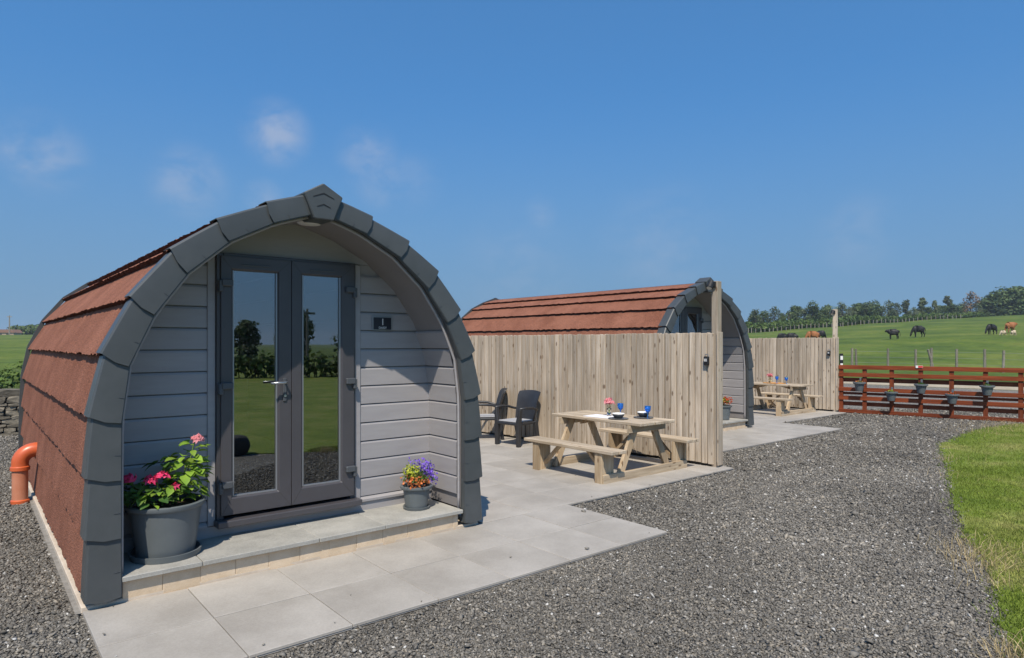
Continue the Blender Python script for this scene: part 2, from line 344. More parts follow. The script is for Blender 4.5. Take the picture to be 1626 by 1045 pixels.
def grass_mat(name, c1, c2, c3, s1, s2, island=0.0, trans=0.0, bumpd=0.0, s3=None):
    m = bpy.data.materials.new(name); m.use_nodes = True; t = m.node_tree; b = t.nodes['Principled BSDF']
    b.inputs['Roughness'].default_value = .7; b.inputs['Specular IOR Level'].default_value = .15
    tcn = nd(t, 'ShaderNodeTexCoord')
    n1 = nd(t, 'ShaderNodeTexNoise', ins={'Scale': s1, 'Detail': 6.0, 'Roughness': .65}); t.links.new(tcn.outputs['Object'], n1.inputs['Vector'])
    cr = nd(t, 'ShaderNodeValToRGB'); e = cr.color_ramp.elements
    e[0].position = .32; e[0].color = (*c1, 1); e[1].position = .70; e[1].color = (*c3, 1); k = e.new(.5); k.color = (*c2, 1)
    t.links.new(n1.outputs['Fac'], cr.inputs['Fac']); out = cr.outputs[0]
    n2 = nd(t, 'ShaderNodeTexNoise', ins={'Scale': s2, 'Detail': 4.0, 'Roughness': .7}); t.links.new(tcn.outputs['Object'], n2.inputs['Vector'])
    mr = nd(t, 'ShaderNodeMapRange', ins={'From Min': .3, 'From Max': .7, 'To Min': .72, 'To Max': 1.28}); t.links.new(n2.outputs['Fac'], mr.inputs['Value'])
    vm = nd(t, 'ShaderNodeVectorMath', operation='SCALE'); t.links.new(out, vm.inputs[0]); t.links.new(mr.outputs[0], vm.inputs['Scale']); out = vm.outputs[0]
    if island:
        g = nd(t, 'ShaderNodeNewGeometry'); mi = nd(t, 'ShaderNodeMapRange', ins={'To Min': 1 - island, 'To Max': 1 + island}); t.links.new(g.outputs['Random Per Island'], mi.inputs['Value'])
        v2 = nd(t, 'ShaderNodeVectorMath', operation='SCALE'); t.links.new(out, v2.inputs[0]); t.links.new(mi.outputs[0], v2.inputs['Scale']); out = v2.outputs[0]
    t.links.new(out, b.inputs['Base Color'])
    if bumpd:
        bp = nd(t, 'ShaderNodeBump', ins={'Strength': .8, 'Distance': bumpd}); t.links.new(n2.outputs['Fac'], bp.inputs['Height']); t.links.new(bp.outputs[0], b.inputs['Normal'])
    if trans:
        tr = nd(t, 'ShaderNodeBsdfTranslucent'); t.links.new(out, tr.inputs['Color']); ms = nd(t, 'ShaderNodeMixShader', ins={0: trans})
        t.links.new(b.outputs[0], ms.inputs[1]); t.links.new(tr.outputs[0], ms.inputs[2]); t.links.new(ms.outputs[0], t.nodes['Material Output'].inputs['Surface'])
    return m
M_field = grass_mat('field_grass', (.050, .080, .008), (.088, .126, .013), (.155, .172, .028), .11, 1.6, bumpd=.15)
M_lawn = grass_mat('lawn_turf', (.11, .155, .022), (.16, .205, .034), (.26, .255, .08), .9, 25.0, bumpd=.02)
M_blade = grass_mat('lawn_blades', (.12, .175, .024), (.19, .245, .038), (.36, .34, .12), .9, 8.0, island=.4, trans=.3)
M_straw = mat('dry_grass', (.36, .27, .13), .8, (.50, .40, .22), scale=20, island=.3, trans=.2)

# ---------------------------------------------------------------- terrain, yard, lawn
KA = [(-1.6, .5), (-.2, .5), (.30, .58), (.35, .64), (.513, .92), (.66, 1.18), (.9, 1.2), (1.6, .6)]
def height(x, y):
    ang = np.arctan2(x, np.maximum(y, 1.0)); k = np.interp(ang, [a for a, b in KA], [b for a, b in KA])
    g = np.interp(y, [-4000, 30, 41, 73, 120, 200, 260, 500, 4000], [0, 0, .2, 2.05, 4.6, 8.95, 9.6, 8.0, 6.0])
    fade = np.clip((1400 - np.abs(x)) / 900, .3, 1)
    return g * k * fade + np.where(y > 35, .12 * np.sin(x * .21 + y * .13) + .1 * np.sin(x * .07 - y * .19), 0) * np.clip((y - 35) / 20, 0, 1)
def hz(x, y): return float(height(np.array([float(x)]), np.array([float(y)]))[0])
ys = np.concatenate([np.array([-900, -400, -150, -60, -20, 0, 15, 24]), np.arange(28, 80, 2.), np.arange(80, 300, 5.), np.array([330, 380, 450, 600, 900, 1500, 2500])])
xs = np.concatenate([-np.array([1500, 1000, 700, 500, 400])[:], np.arange(-300, -60, 20.), np.arange(-60, 260, 4.), np.arange(260, 420, 20.), np.array([500, 700, 1000, 1500])])
GX, GY = np.meshgrid(xs, ys); GZ = height(GX, GY) - .03
V = np.stack([GX.ravel(), GY.ravel(), GZ.ravel()], 1); nx, ny = len(xs), len(ys)
i, j = np.meshgrid(np.arange(nx - 1), np.arange(ny - 1)); a = (j * nx + i).ravel()
tag(npmesh('field', V, np.stack([a, a + 1, a + nx + 1, a + nx], 1), M_field, smooth=True), kind='structure')
yard = [W(-14, -14), W(31.4, -14), W(28.45, 15.6), W(-14, 15.6)]
tag(MB().add(yard, [(0, 1, 2, 3)]).build('gravel_yard', M_gbed), kind='structure')

edge = [(10.95, 13.95), (10.2, 13.55), (9.4, 13.1), (8.6, 12.4), (8.0, 11.8), (7.2, 11.0), (6.84, 10.46), (6.45, 9.8), (6.1, 9.2), (5.73, 8.6), (5.2, 7.75), (4.70, 6.96), (4.25, 6.2), (3.93, 5.6), (3.62, 4.95),
        (3.35, 4.5), (2.97, 3.95), (2.75, 3.5), (2.5, 2.9), (2.38, 2.5), (2.1, 1.6), (1.8, 0), (1.5, -3), (1.2, -10), (1, -20), (60, -20), (60, 3), (40, 3), (14, 11.6)]
E2 = []
for k in range(len(edge)):
    p, q = edge[k], edge[(k + 1) % len(edge)]
    n = 8 if k < 21 else 1
    for s_ in range(n):
        t_ = s_ / n; x_, y_ = p[0] + (q[0] - p[0]) * t_, p[1] + (q[1] - p[1]) * t_
        jj = .035 if k < 21 else 0
        E2.append((x_ + random.uniform(-jj, jj), y_ + random.uniform(-jj, jj)))
top = [(x_, y_, .012) for x_, y_ in E2]; bot = [(x_, y_, -.02) for x_, y_ in E2]; n = len(top)
tag(MB().add(top + bot, [tuple(range(n))[::-1]] + [(k, (k + 1) % n, (k + 1) % n + n, k + n) for k in range(n)]).build('lawn', M_lawn), kind='structure')

# ---------------------------------------------------------------- gravel stones and grass blades (uncountable)
def uvof(x, y): return x * CU + y * SU, -x * SU + y * CU
def paved(x, y, e=0.0):
    m = np.zeros(len(x), bool)
    for du, dv in ((0, 0), (8.45, 2.15)):
        u, v = uvof(x, y); u = u - du; v = v - dv
        m |= (u > .54 + e) & (u < 4.80 - e) & (v > 3.575 + e) & (v < 4.95)
        m |= (u > .50 + e) & (u < 8.0) & (v > 4.85 + e) & (v < 11.6)
    return m
def stones(nm, dens, x0, x1, y0, y1, size):
    n = int(dens * (x1 - x0) * (y1 - y0)); x = rng.uniform(x0, x1, n); y = rng.uniform(y0, y1, n)
    k = (np.abs(x) < .80 * y + .3) & ~(paved(x, y) & (rng.random(n) > np.where(paved(x, y, .12), .00006, np.where(paved(x, y, .03), .0014, .0)))) & ~in_poly(E2, x + rng.normal(0, .06, n), y + rng.normal(0, .06, n))
    return x[k], y[k], size * rng.lognormal(0, .32, k.sum())
parts = [stones('a', 7000, -4.7, 4.6, 3.2, 5.6, .0088), stones('b', 4600, -6.9, 6.9, 5.6, 8.6, .0104), stones('c', 1900, -10.5, 10.5, 8.6, 13.2, .0128), stones('d', 800, -13, 13, 13.2, 17, .016)]
X = np.concatenate([p[0] for p in parts]); Y = np.concatenate([p[1] for p in parts]); S = np.concatenate([p[2] for p in parts]); n = len(X)
base = np.array([[1, 0, 0], [0, 1, 0], [-1, 0, 0], [0, -1, 0], [0, 0, 1], [0, 0, -1]], float)
Vt = base[None] * rng.uniform(.55, 1.35, (n, 6, 1)) + rng.normal(0, .28, (n, 6, 3)); Vt[:, :, 2] *= .62
an = rng.uniform(0, 2 * math.pi, n); ca, sa = np.cos(an)[:, None], np.sin(an)[:, None]; tl = rng.normal(0, .35, n)[:, None]
xx = Vt[:, :, 0] * ca - Vt[:, :, 1] * sa; yy = Vt[:, :, 0] * sa + Vt[:, :, 1] * ca; zz = Vt[:, :, 2] + xx * tl
Vt = np.stack([xx, yy, zz], 2) * S[:, None, None]; Vt[:, :, 0] += X[:, None]; Vt[:, :, 1] += Y[:, None]; Vt[:, :, 2] += (S * rng.uniform(.0, .75, n) + np.where(paved(X, Y, .022), .036, 0.0))[:, None]
F0 = np.array([[0, 1, 4], [1, 2, 4], [2, 3, 4], [3, 0, 4], [1, 0, 5], [2, 1, 5], [3, 2, 5], [0, 3, 5]])
F = (np.arange(n)[:, None, None] * 6 + F0[None]).reshape(-1, 3)
tag(npmesh('gravel', Vt.reshape(-1, 3), F, M_gstone), 'loose dark grey crushed stone covering the yard', 'gravel', kind='stuff')
def blades(name, x, y, hgt, wid, lean, material, z0=.02, label=None):
    n = len(x); an = rng.uniform(0, 2 * math.pi, n); h = hgt * rng.uniform(.5, 1.3, n); wd = wid * rng.uniform(.7, 1.3, n)
    la = rng.uniform(0, 2 * math.pi, n); ll = h * np.abs(rng.normal(0, lean, n))
    dx, dy = np.cos(an) * wd, np.sin(an) * wd; lx, ly = np.cos(la) * ll, np.sin(la) * ll
    z = np.full(n, z0)
    V = np.stack([np.stack([x - dx, y - dy, z], 1), np.stack([x + dx, y + dy, z], 1), np.stack([x + dx * .7 + lx * .4, y + dy * .7 + ly * .4, z + h * .6], 1),
                  np.stack([x - dx * .7 + lx * .4, y - dy * .7 + ly * .4, z + h * .6], 1), np.stack([x + lx, y + ly, z + h * .95], 1)], 1).reshape(-1, 3)
    b5 = np.arange(n)[:, None] * 5
    F = np.concatenate([b5 + np.array([[0, 1, 2]]), b5 + np.array([[0, 2, 3]]), b5 + np.array([[3, 2, 4]])])
    o = npmesh(name, V, F, material); tag(o, label, 'grass', kind='stuff'); return o
def lawn_pts(dens, x0, x1, y0, y1):
    n = int(dens * (x1 - x0) * (y1 - y0)); x = rng.uniform(x0, x1, n); y = rng.uniform(y0, y1, n)
    k = in_poly(E2, x + rng.normal(0, .05, n), y + rng.normal(0, .05, n)) & (x < .82 * y + .4); return x[k], y[k]
lp = [lawn_pts(9000, 2.5, 5.4, 3.2, 6), lawn_pts(5000, 3.5, 7.6, 6, 9), lawn_pts(2600, 5.5, 12, 9, 14.2)]
blades('grass', np.concatenate([p[0] for p in lp]), np.concatenate([p[1] for p in lp]), .030, .0030, .95, M_blade, z0=.008, label='short mown green grass of the lawn beside the gravel')
# straw-coloured tufts on the lawn edge
tx, ty = [], []
for cx_, cy_, n_, sp in ((3.62, 5.0, 260, .16), (3.8, 5.35, 200, .16), (2.72, 3.5, 240, .09), (3.4, 4.6, 70, .14), (6.3, 9.5, 60, .18), (5.6, 8.3, 40, .2), (9.6, 13.2, 260, .35), (10.4, 13.6, 320, .3), (8.8, 12.5, 110, .3)):
    tx.append(rng.normal(cx_, sp, n_)); ty.append(rng.normal(cy_, sp, n_))
blades('dry_grass', np.concatenate(tx), np.concatenate(ty), .095, .0022, .9, M_straw, z0=.005, label='straw coloured dry grass along the lawn edge')

# ---------------------------------------------------------------- paving
slab_me = {}
def slab_mesh(sx, sy):
    k = (round(sx, 3), round(sy, 3))
    if k not in slab_me:
        o = MB().box(-sx / 2, sx / 2, -sy / 2, sy / 2, 0, .03).build('paving_slab', M_paving); me = o.data; bpy.data.objects.remove(o)
        import bmesh
        bm = bmesh.new(); bm.from_mesh(me); bmesh.ops.bevel(bm, geom=list(bm.edges), offset=.003, segments=1, affect='EDGES'); bm.to_mesh(me); bm.free()
        slab_me[k] = me
    return slab_me[k]
def paving(du, dv):
    root = MB().add([(.555, 3.59, .018), (4.79, 3.59, .018), (4.79, 4.86, .018), (7.93, 4.86, .018), (7.93, 11.5, .018), (.52, 11.5, .018), (.52, 4.86, .018), (.555, 4.86, .018)],
                    [(0, 1, 2, 7), (6, 2, 3, 4, 5)]).build('paving', M_joint)
    root.location = W(du, dv); root.rotation_euler = (0, 0, TH); tag(root, kind='structure')
    p = .605
    for c in range(7):
        for r in range(2):
            me = slab_mesh(.601, .625)
            inst('paving_slab', me, root, Matrix.Translation((.555 + p * (c + .5), 3.59 + .6325 * (r + .5) , .003 + random.uniform(-.0015, .0015))) @ Matrix.Rotation(random.choice((0, math.pi)), 4, 'Z'))
    for c in range(7):
        for r in range(11):
            u0 = 3.70 + p * c
            inst('paving_slab', slab_mesh(.601, .601), root, Matrix.Translation((u0 + p / 2, 4.865 + p * (r + .5), .003 + random.uniform(-.0015, .0015))))
    return root
paving(0, 0); paving(8.45, 2.15)

# ---------------------------------------------------------------- the pod
OUT = [(1.52, .105), (1.522, .50), (1.515, .88), (1.50, 1.26), (1.43, 1.65), (1.27, 2.01), (1.035, 2.33), (.742, 2.557), (.40, 2.72), (.10, 2.835)]
INN = [(1.35, .105), (1.35, .48), (1.35, .85), (1.347, 1.215), (1.30, 1.575), (1.15, 1.91), (.945, 2.195), (.67, 2.435), (.355, 2.60), (.085, 2.69)]
PL = 6.4
def half_width(z):
    zs = [0] + [p[1] for p in INN] + [2.71]; xs_ = [1.35] + [p[0] for p in INN] + [0.0]
    return float(np.interp(z, zs, xs_))
def frompoly(mb, pts, y0, y1):
    """prism of an xz outline between two y"""
    n = len(pts); mb.add([(x, y0, z) for x, z in pts] + [(x, y1, z) for x, z in pts],
                         [tuple(range(n)), tuple(range(2 * n - 1, n - 1, -1))] + [(k + n, (k + 1) % n + n, (k + 1) % n, k) for k in range(n)]); return mb
def fascia_tile(pod, k, s):
    o0, o1, i0, i1 = [Vector((p[0] * s, 0, p[1])) for p in (OUT[k], OUT[k + 1], INN[k], INN[k + 1])]
    nrm = Vector(((o1 - o0).z, 0, -(o1 - o0).x)).normalized()
    if nrm.x * s < 0: nrm = -nrm
    d = (o1 - o0).normalized()
    def section(o, i, proud, fwd, sag, ext):
        m = o.lerp(i, .45)
        o = o - d * ext; i = i - d * ext; m = m - d * (ext + sag)
        return [i + Vector((0, .03, 0)), i + Vector((0, -fwd, 0)) , m + Vector((0, -fwd - .004, 0)), o + nrm * (proud - .012) + Vector((0, -fwd, 0)), o + nrm * proud + Vector((0, -fwd + .014, 0)), o + nrm * proud + Vector((0, .15, 0)), o + nrm * (proud - .03) + Vector((0, .15, 0))]
    A = section(o0, i0, .030, .022, .014, .022); B = section(o0.lerp(o1, .5), i0.lerp(i1, .5), .02, .013, 0, 0); Cc = section(o1, i1, .008, .003, 0, 0)
    rows = [A, B, Cc]; V = []; Fc = []
    for r in rows: V += r
    m = len(A)
    for r in range(2):
        for q in range(m - 1): Fc.append((r * m + q, r * m + q + 1, (r + 1) * m + q + 1, (r + 1) * m + q))
    # inside faces give the tile its thickness
    I = [[p + Vector((0, .006, 0)) - nrm * .006 for p in r] for r in rows]; off = len(V)
    for r in I: V += r
    for r in range(2):
        for q in range(m - 1): Fc.append((off + (r + 1) * m + q, off + (r + 1) * m + q + 1, off + r * m + q + 1, off + r * m + q))
    for q in range(m - 1): Fc.append((q, off + q, off + q + 1, q + 1)); Fc.append((2 * m + q + 1, off + 2 * m + q + 1, off + 2 * m + q, 2 * m + q))
    ft = MB().add(V, Fc).build('fascia_tile', M_fascia, pod, smooth=True, auto=True)
    ca = i0.lerp(i1, .38); cb = ca.lerp(o0.lerp(o1, .30), .24); ca = ca.lerp(cb, .15)
    MB().bar(ca + Vector((0, -.0185, 0)), cb + Vector((0, -.0185, 0)), .003, .002, up=(0, 1, 0)).build('clip_mark', M_hinge, ft)
def roof_panel(roof, k, s):
    o0, o1 = Vector((OUT[k][0] * s, 0, OUT[k][1])), Vector((OUT[k + 1][0] * s, 0, OUT[k + 1][1]))
    if k == 8: o1 = Vector((0, 0, 2.862))
    d = (o1 - o0).normalized(); nrm = Vector((d.z, 0, -d.x)); nrm = nrm if nrm.x * s > 0 or nrm.z > .5 else -nrm
    if nrm.z < 0 and k > 4: nrm = -nrm
    n = 110; V = []; Fc = []; m_ = 5
    for q in range(n + 1):
        y = .05 + (PL - .10) * q / n; jz = random.uniform(-.010, .010); jp = random.uniform(-.006, .005)
        a = o0 + nrm * (.020 + jp) - d * (.030 + jz); a2 = o0 + nrm * .016 + d * .012; b = o1 + nrm * -.022; lip = o0 - nrm * .05 - d * (.010)
        mid = o0.lerp(o1, .5) + nrm * -.003
        for p in (lip, a, a2, mid, b): V.append((p.x, y, p.z))
    for q in range(n):
        for t_ in range(4):
            c = q * 5 + t_; f = (c, c + 5, c + 6, c + 1); Fc.append(f if s > 0 else f[::-1])
    o = MB().add(V, Fc).build('roof_panel', M_shingle, roof)
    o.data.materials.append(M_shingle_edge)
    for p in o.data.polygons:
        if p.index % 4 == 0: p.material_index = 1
def board_xz(mb, x0a, x1a, x0b, x1b, z0, z1, y):
    """shiplap board: groove at the bottom, bevel along the top; x range at bottom (a) and top (b)"""
    zs = [(z0 + .008, 0), (z1 - .018, 0), (z1 - .002, .008), (z1 + .002, .024)]
    V = []
    for z, dy in zs:
        t_ = (z - z0) / (z1 - z0)
        V.append((x0a + (x0b - x0a) * t_, y + dy, z)); V.append((x1a + (x1b - x1a) * t_, y + dy, z))
    V += [(x0a, y + .024, z0 + .008), (x1a, y + .024, z0 + .008)]
    return mb.add(V, [(0, 1, 3, 2), (2, 3, 5, 4), (4, 5, 7, 6), (8, 9, 1, 0)])
def make_pod(label):
    pod = thing('glamping_pod', label, 'pod', W(2.11, 4.83), TH, 'arched pods')
    MB().box(-1.56, 1.53, .03, PL + .05, 0.002, .055).build('base', M_conc, pod, bevel=.006)
    # shell + panels
    sh = [(x * .985, z - .02) for x, z in OUT] + [(0, 2.83)] + [(-x * .985, z - .02) for x, z in OUT[::-1]]
    mb = MB(); nS = len(sh)
    mb.add([(x, .03, z) for x, z in sh] + [(x, PL, z) for x, z in sh], [(q, q + 1, q + 1 + nS, q + nS) for q in range(nS - 1)])
    roof = mb.build('roof', M_dark, pod)
    rw = MB(); hs = [(x, z) for x, z in sh[:11]]
    for (xa, za), (xb, zb) in zip(hs[:-1], hs[1:]): rw.add([(-xa * 1.004, PL - .05, za), (xa * 1.004, PL - .05, za), (xb * 1.004, PL - .05, zb), (-xb * 1.004, PL - .05, zb)], [(0, 1, 2, 3)])
    rw.build('rear_wall', M_clad, pod)
    for s in (-1, 1):
        for k in range(9): roof_panel(roof, k, s); fascia_tile(pod, k, s)
        # thin rear trim
        mb = MB()
        for k in range(9):
            a, b = OUT[k], OUT[k + 1] if k < 8 else (0, 2.86)
            mb.bar((a[0] * s * 1.01, PL - .03, a[1] + .01), (b[0] * s * 1.01, PL - .03, b[1] + .01), .05, .035, up=(0, 1, 0))
        mb.build('rear_trim', M_fascia, pod)
    # pentagonal ridge cap with two chevrons pressed in
    cap = [(-.155, 2.845), (-.075, 2.655), (.085, 2.655), (.16, 2.845), (0, 2.935)]
    rc = frompoly(MB(), cap, -.040, .20).build('ridge_cap', M_fascia, pod, bevel=.008)
    for zc, wd in ((2.86, .085), (2.775, .055)):
        mb = MB()
        for s in (-1, 1):
            mb.add([(0, -.0425, zc), (s * wd, -.0425, zc - wd * .42), (s * wd, -.0425, zc - wd * .42 - .006), (0, -.0425, zc - .010)], [(0, 1, 2, 3)])
        mb.build('chevron', M_black, rc)
    # lining of the porch: boards below, smooth sheet above
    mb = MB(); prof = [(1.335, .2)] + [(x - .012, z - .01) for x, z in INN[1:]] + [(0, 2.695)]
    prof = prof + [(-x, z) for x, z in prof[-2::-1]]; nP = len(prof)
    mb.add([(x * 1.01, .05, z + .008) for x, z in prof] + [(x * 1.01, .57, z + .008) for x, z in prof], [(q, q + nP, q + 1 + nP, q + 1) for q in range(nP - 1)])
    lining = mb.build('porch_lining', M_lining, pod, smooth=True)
    z = .155; zl = [.489 + .166 * q for q in range(-1, 13)]
    for s in (-1, 1):
        for q in range(len(zl) - 5):
            z0, z1 = max(zl[q], .2), zl[q + 1]
            xa, xb = half_width(z0) - .022, half_width(z1) - .022
            V = []
            for zz, dx in ((z0 + .009, 0), (z1 - .016, 0), (z1 - .002, .008), (z1 + .002, .018)):
                x = xa + (xb - xa) * (zz - z0) / (z1 - z0) + dx
                V += [(s * x, .085, zz), (s * x, .552, zz)]
            V += [(s * (xa + .018), .085, z0 + .009), (s * (xa + .018), .552, z0 + .009)]
            fs = [(0, 1, 3, 2), (2, 3, 5, 4), (4, 5, 7, 6), (8, 9, 1, 0)]
            if s < 0: fs = [f[::-1] for f in fs]
            MB().add(V, fs).build('side_board', M_clad, lining)
        # edge bead
        pts = [(s * (half_width(zz) - .014), .066, zz - .008) for zz in list(np.linspace(.21, 2.4, 22)) + list(np.linspace(2.44, 2.69, 8))]
        MB().tube(pts, .013, 6).build('edge_bead', M_clad, lining, smooth=True)
    # front wall
    wl = [(-(half_width(zz) + .03), zz) for zz in np.linspace(.1, 2.66, 24)]; wp = wl + [(-x, zz) for x, zz in wl[::-1]]
    mb = MB(); yw = .575
    for za, zb in zip(np.linspace(.1, 2.41, 22)[:-1], np.linspace(.1, 2.41, 22)[1:]):
        for s, xi in ((-1, -.625), (1, .54)):
            mb.add([(xi, yw, za), (s * (half_width(za) + .03), yw, za), (s * (half_width(zb) + .03), yw, zb), (xi, yw, zb)], [(0, 1, 2, 3) if s > 0 else (3, 2, 1, 0)])
    hp = [(x, zz) for x, zz in [(-(half_width(q) + .03), q) for q in np.linspace(2.41, 2.70, 8)]]; hp = hp + [(-x, q) for x, q in hp[::-1]]
    mb.add([(x, .56, q) for x, q in hp], [tuple(range(len(hp)))[::-1]])
    mb.add([(-.625, yw, .1), (.54, yw, .1), (.54, yw, .3), (-.625, yw, .3)], [(0, 1, 2, 3)])
    wall = mb.build('front_wall', M_clad, pod)
    for s, xi in ((-1, -.685), (1, .60)):
        for q in range(len(zl) - 1):
            z0, z1 = max(zl[q], .325), zl[q + 1]
            if z1 > 2.46: continue
            xa, xb = s * (half_width(z0) + .01), s * (half_width(min(z1 + .0, 2.55)) + .01)
            mb = MB(); board_xz(mb, min(xi, xa), max(xi, xa), min(xi, xb), max(xi, xb), z0, z1, .55)
            mb.build('cladding_board', M_clad, wall)
        x0, x1 = sorted((xi, xi - s * .06 + (s * .002)))
        MB().box(x0, x1, .538, .575, .29, 2.40).build('corner_trim', M_clad, wall, bevel=.004)
        xo = s * 1.345; x0, x1 = sorted((s * .60 if s > 0 else -.69, xo))
        MB().add([(x0, .528, .285), (x1, .528, .285), (x1, .528, .305), (x0, .528, .305), (x1, .556, .325), (x0, .556, .325), (x0, .57, .285), (x1, .57, .285)],
                 [(0, 1, 2, 3), (3, 2, 4, 5), (6, 7, 1, 0)]).build('sill_board', M_clad, wall)
    MB().box(-1.345, 1.345, .545, .575, .196, .285).build('kick_board', M_clad, wall)
    # door
    fr = MB().box(-.625, -.575, .515, .60, .335, 2.41).box(.49, .54, .515, .60, .335, 2.41).box(-.575, .49, .515, .60, 2.36, 2.41).build('door_frame', M_door, pod, bevel=.004)
    MB().box(-.64, .565, .43, .60, .285, .335).build('door_sill', M_door, fr, bevel=.006)
    def leaf(x0, x1, gx0, gx1, z0, z1, gz0, gz1):
        lf = MB(); y0, y1 = .495, .56
        rings = [[(x0, z0), (x1, z0), (x1, z1), (x0, z1)], [(gx0 - .014, gz0 - .014), (gx1 + .014, gz0 - .014), (gx1 + .014, gz1 + .014), (gx0 - .014, gz1 + .014)], [(gx0, gz0), (gx1, gz0), (gx1, gz1), (gx0, gz1)]]
        V = [(x, y1, z) for x, z in rings[0]] + [(x, y0, z) for x, z in rings[0]] + [(x, y0, z) for x, z in rings[1]] + [(x, y0 + .016, z) for x, z in rings[2]] + [(x, y1, z) for x, z in rings[2]]
        Fc = []
        for r in range(4):
            for q in range(4): Fc.append((r * 4 + q, r * 4 + (q + 1) % 4, (r + 1) * 4 + (q + 1) % 4, (r + 1) * 4 + q))
        d = lf.add(V, Fc).build('door', M_door, pod, bevel=.002)
        MB().box(gx0, gx1, .523, .527, gz0, gz1).build('glass_pane', M_glass, d)
        MB().box(gx0 - .001, gx0 + .009, .508, .522, gz0, gz1).box(gx1 - .009, gx1 + .001, .508, .522, gz0, gz1).box(gx0 + .01, gx1 - .01, .508, .522, gz0 - .001, gz0 + .009).build('glazing_bead', M_alum, d)
        xm = (gx0 + gx1) / 2; MB().box(xm - .11, xm + .11, .487, .4945, 2.315, 2.327).build('trickle_vent', M_hinge, d, bevel=.002)
        # mitred corner joints
        mb = MB()
        for (ax, az), (bx, bz) in zip(rings[0], rings[1]):
            mb.bar((ax, .4945, az), (bx, .4945, bz), .0025, .0016, up=(0, 1, 0))
        mb.build('mitre_joint', M_dark, d)
        return d
    L_ = leaf(-.598, -.0475, -.507, -.16, .365, 2.385, .505, 2.275); R_ = leaf(-.0425, .515, .053, .392, .365, 2.385, .505, 2.275)
    for d, xh, s in ((L_, -.60, 1), (R_, .517, -1)):
        for zh in (.60, 1.37, 2.17):
            x0, x1 = sorted((xh, xh + s * .085)); xa, xb = sorted((xh - s * .02, xh + s * .015))
            MB().box(x0, x1, .462, .496, zh - .022, zh + .03).box(xa, xb, .47, .512, zh - .065, zh + .022).build('hinge', M_hinge, d, bevel=.006)
    hd = MB().box(-.118, -.088, .484, .496, 1.23, 1.42).build('door_handle', M_hinge, L_, bevel=.004)
    MB().tube([(-.103, .49, 1.385), (-.103, .44, 1.385), (-.12, .433, 1.385), (-.235, .433, 1.383)], .010, 8).build('lever', M_steel, hd, smooth=True)
    MB().lathe([(.001, 0), (.011, 0), (.011, .006), (.001, .006)], 12).build('keyhole', M_steel, hd).matrix_local = Matrix.Translation((-.103, .483, 1.275)) @ Matrix.Rotation(rad(90), 4, 'X')
    # porch lamp
    lm = MB().lathe([(.06, .03), (.098, .03), (.098, .008), (.085, 0), (.0, -.012)], 24).build('soffit_lamp', M_lamp, pod, smooth=True, auto=True); lm.location = (0, .23, 2.655)
    # step
    st = MB().box(-1.315, 1.285, .05, .56, .004, .168).build('step', M_conc, pod)
    xx = -1.335; blk = [.235] * 11 + [.06]
    for bl in blk:
        x1 = min(xx + bl, 1.305)
        if x1 - xx > .02: MB().box(xx + .0005, x1 - .0005, .03, .06, .022, .166, j=.001).build('step_block', M_block, st, bevel=.003)
        xx += bl
    cuts = [-1.345, -.86, -.02, .55, 1.335]
    for a_, b_ in zip(cuts[:-1], cuts[1:]):
        MB().box(a_ + .002, b_ - .002, -.012, .56, .170, .204, j=.001).build('step_slab', M_step, st, bevel=.004)
    MB().box(-1.34, 1.34, .014, .034, .006, .026).build('mortar_bead', M_conc, st)
    # inside of the pod
    MB().box(-1.3, 1.3, .62, PL - .1, .25, .30).build('floor', M_dark, pod)
    return pod
pod1 = make_pod('arched pod with grey porch and the number 1 plate, nearest the camera')
pod2 = copy_tree(pod1); pod2.location = W(2.11 + 8.45, 4.83 + 2.15); pod2['label'] = 'farther arched pod with red roof half hidden behind the timber fence'
# the number plate is on the near pod only
pl = MB().box(-.088, .088, -.006, 0, -.055, .055).build('number_plate', M_plate, pod1); pl.location = (.815, .535, 1.885)
MB().box(-.10, .10, 0, .004, -.063, .063).build('plate_frame', M_alum, pl)
for txt, sz, zc in (('1', .085, .012), ('DAISY', .030, -.040)):
    cu = bpy.data.curves.new('t', 'FONT'); cu.body = txt; cu.size = sz; cu.align_x = 'CENTER'; cu.align_y = 'CENTER'; cu.extrude = .001
    ob = bpy.data.objects.new('t', cu); COL.objects.link(ob); bpy.context.view_layer.update()
    me = bpy.data.meshes.new_from_object(ob.evaluated_get(bpy.context.evaluated_depsgraph_get())); bpy.data.objects.remove(ob)
    me.materials.clear(); me.materials.append(M_silver)
    inst('lettering', me, pl, Matrix.Translation((0, -.0085, zc)) @ Matrix.Rotation(rad(90), 4, 'X'))

# stool just inside the door
st = thing('wooden_stool', 'pine stool seen through the right door pane of the near pod', 'stool', W(2.62, 5.95, .30), TH + .25)
MB().box(-.15, .15, -.15, .15, .40, .43).build('seat', M_stool, st, bevel=.006)
for sx in (-1, 1):
    for sy in (-1, 1): MB().bar((sx * .14, sy * .14, 0), (sx * .11, sy * .11, .40), .045, .045).build('leg', M_stool, st)
    MB().bar((sx * .13, -.13, .2), (sx * .13, .13, .2), .02, .04).build('stretcher', M_stool, st)
MB().bar((-.13, -.13, .18), (.13, -.13, .18), .02, .04).build('stretcher', M_stool, st)

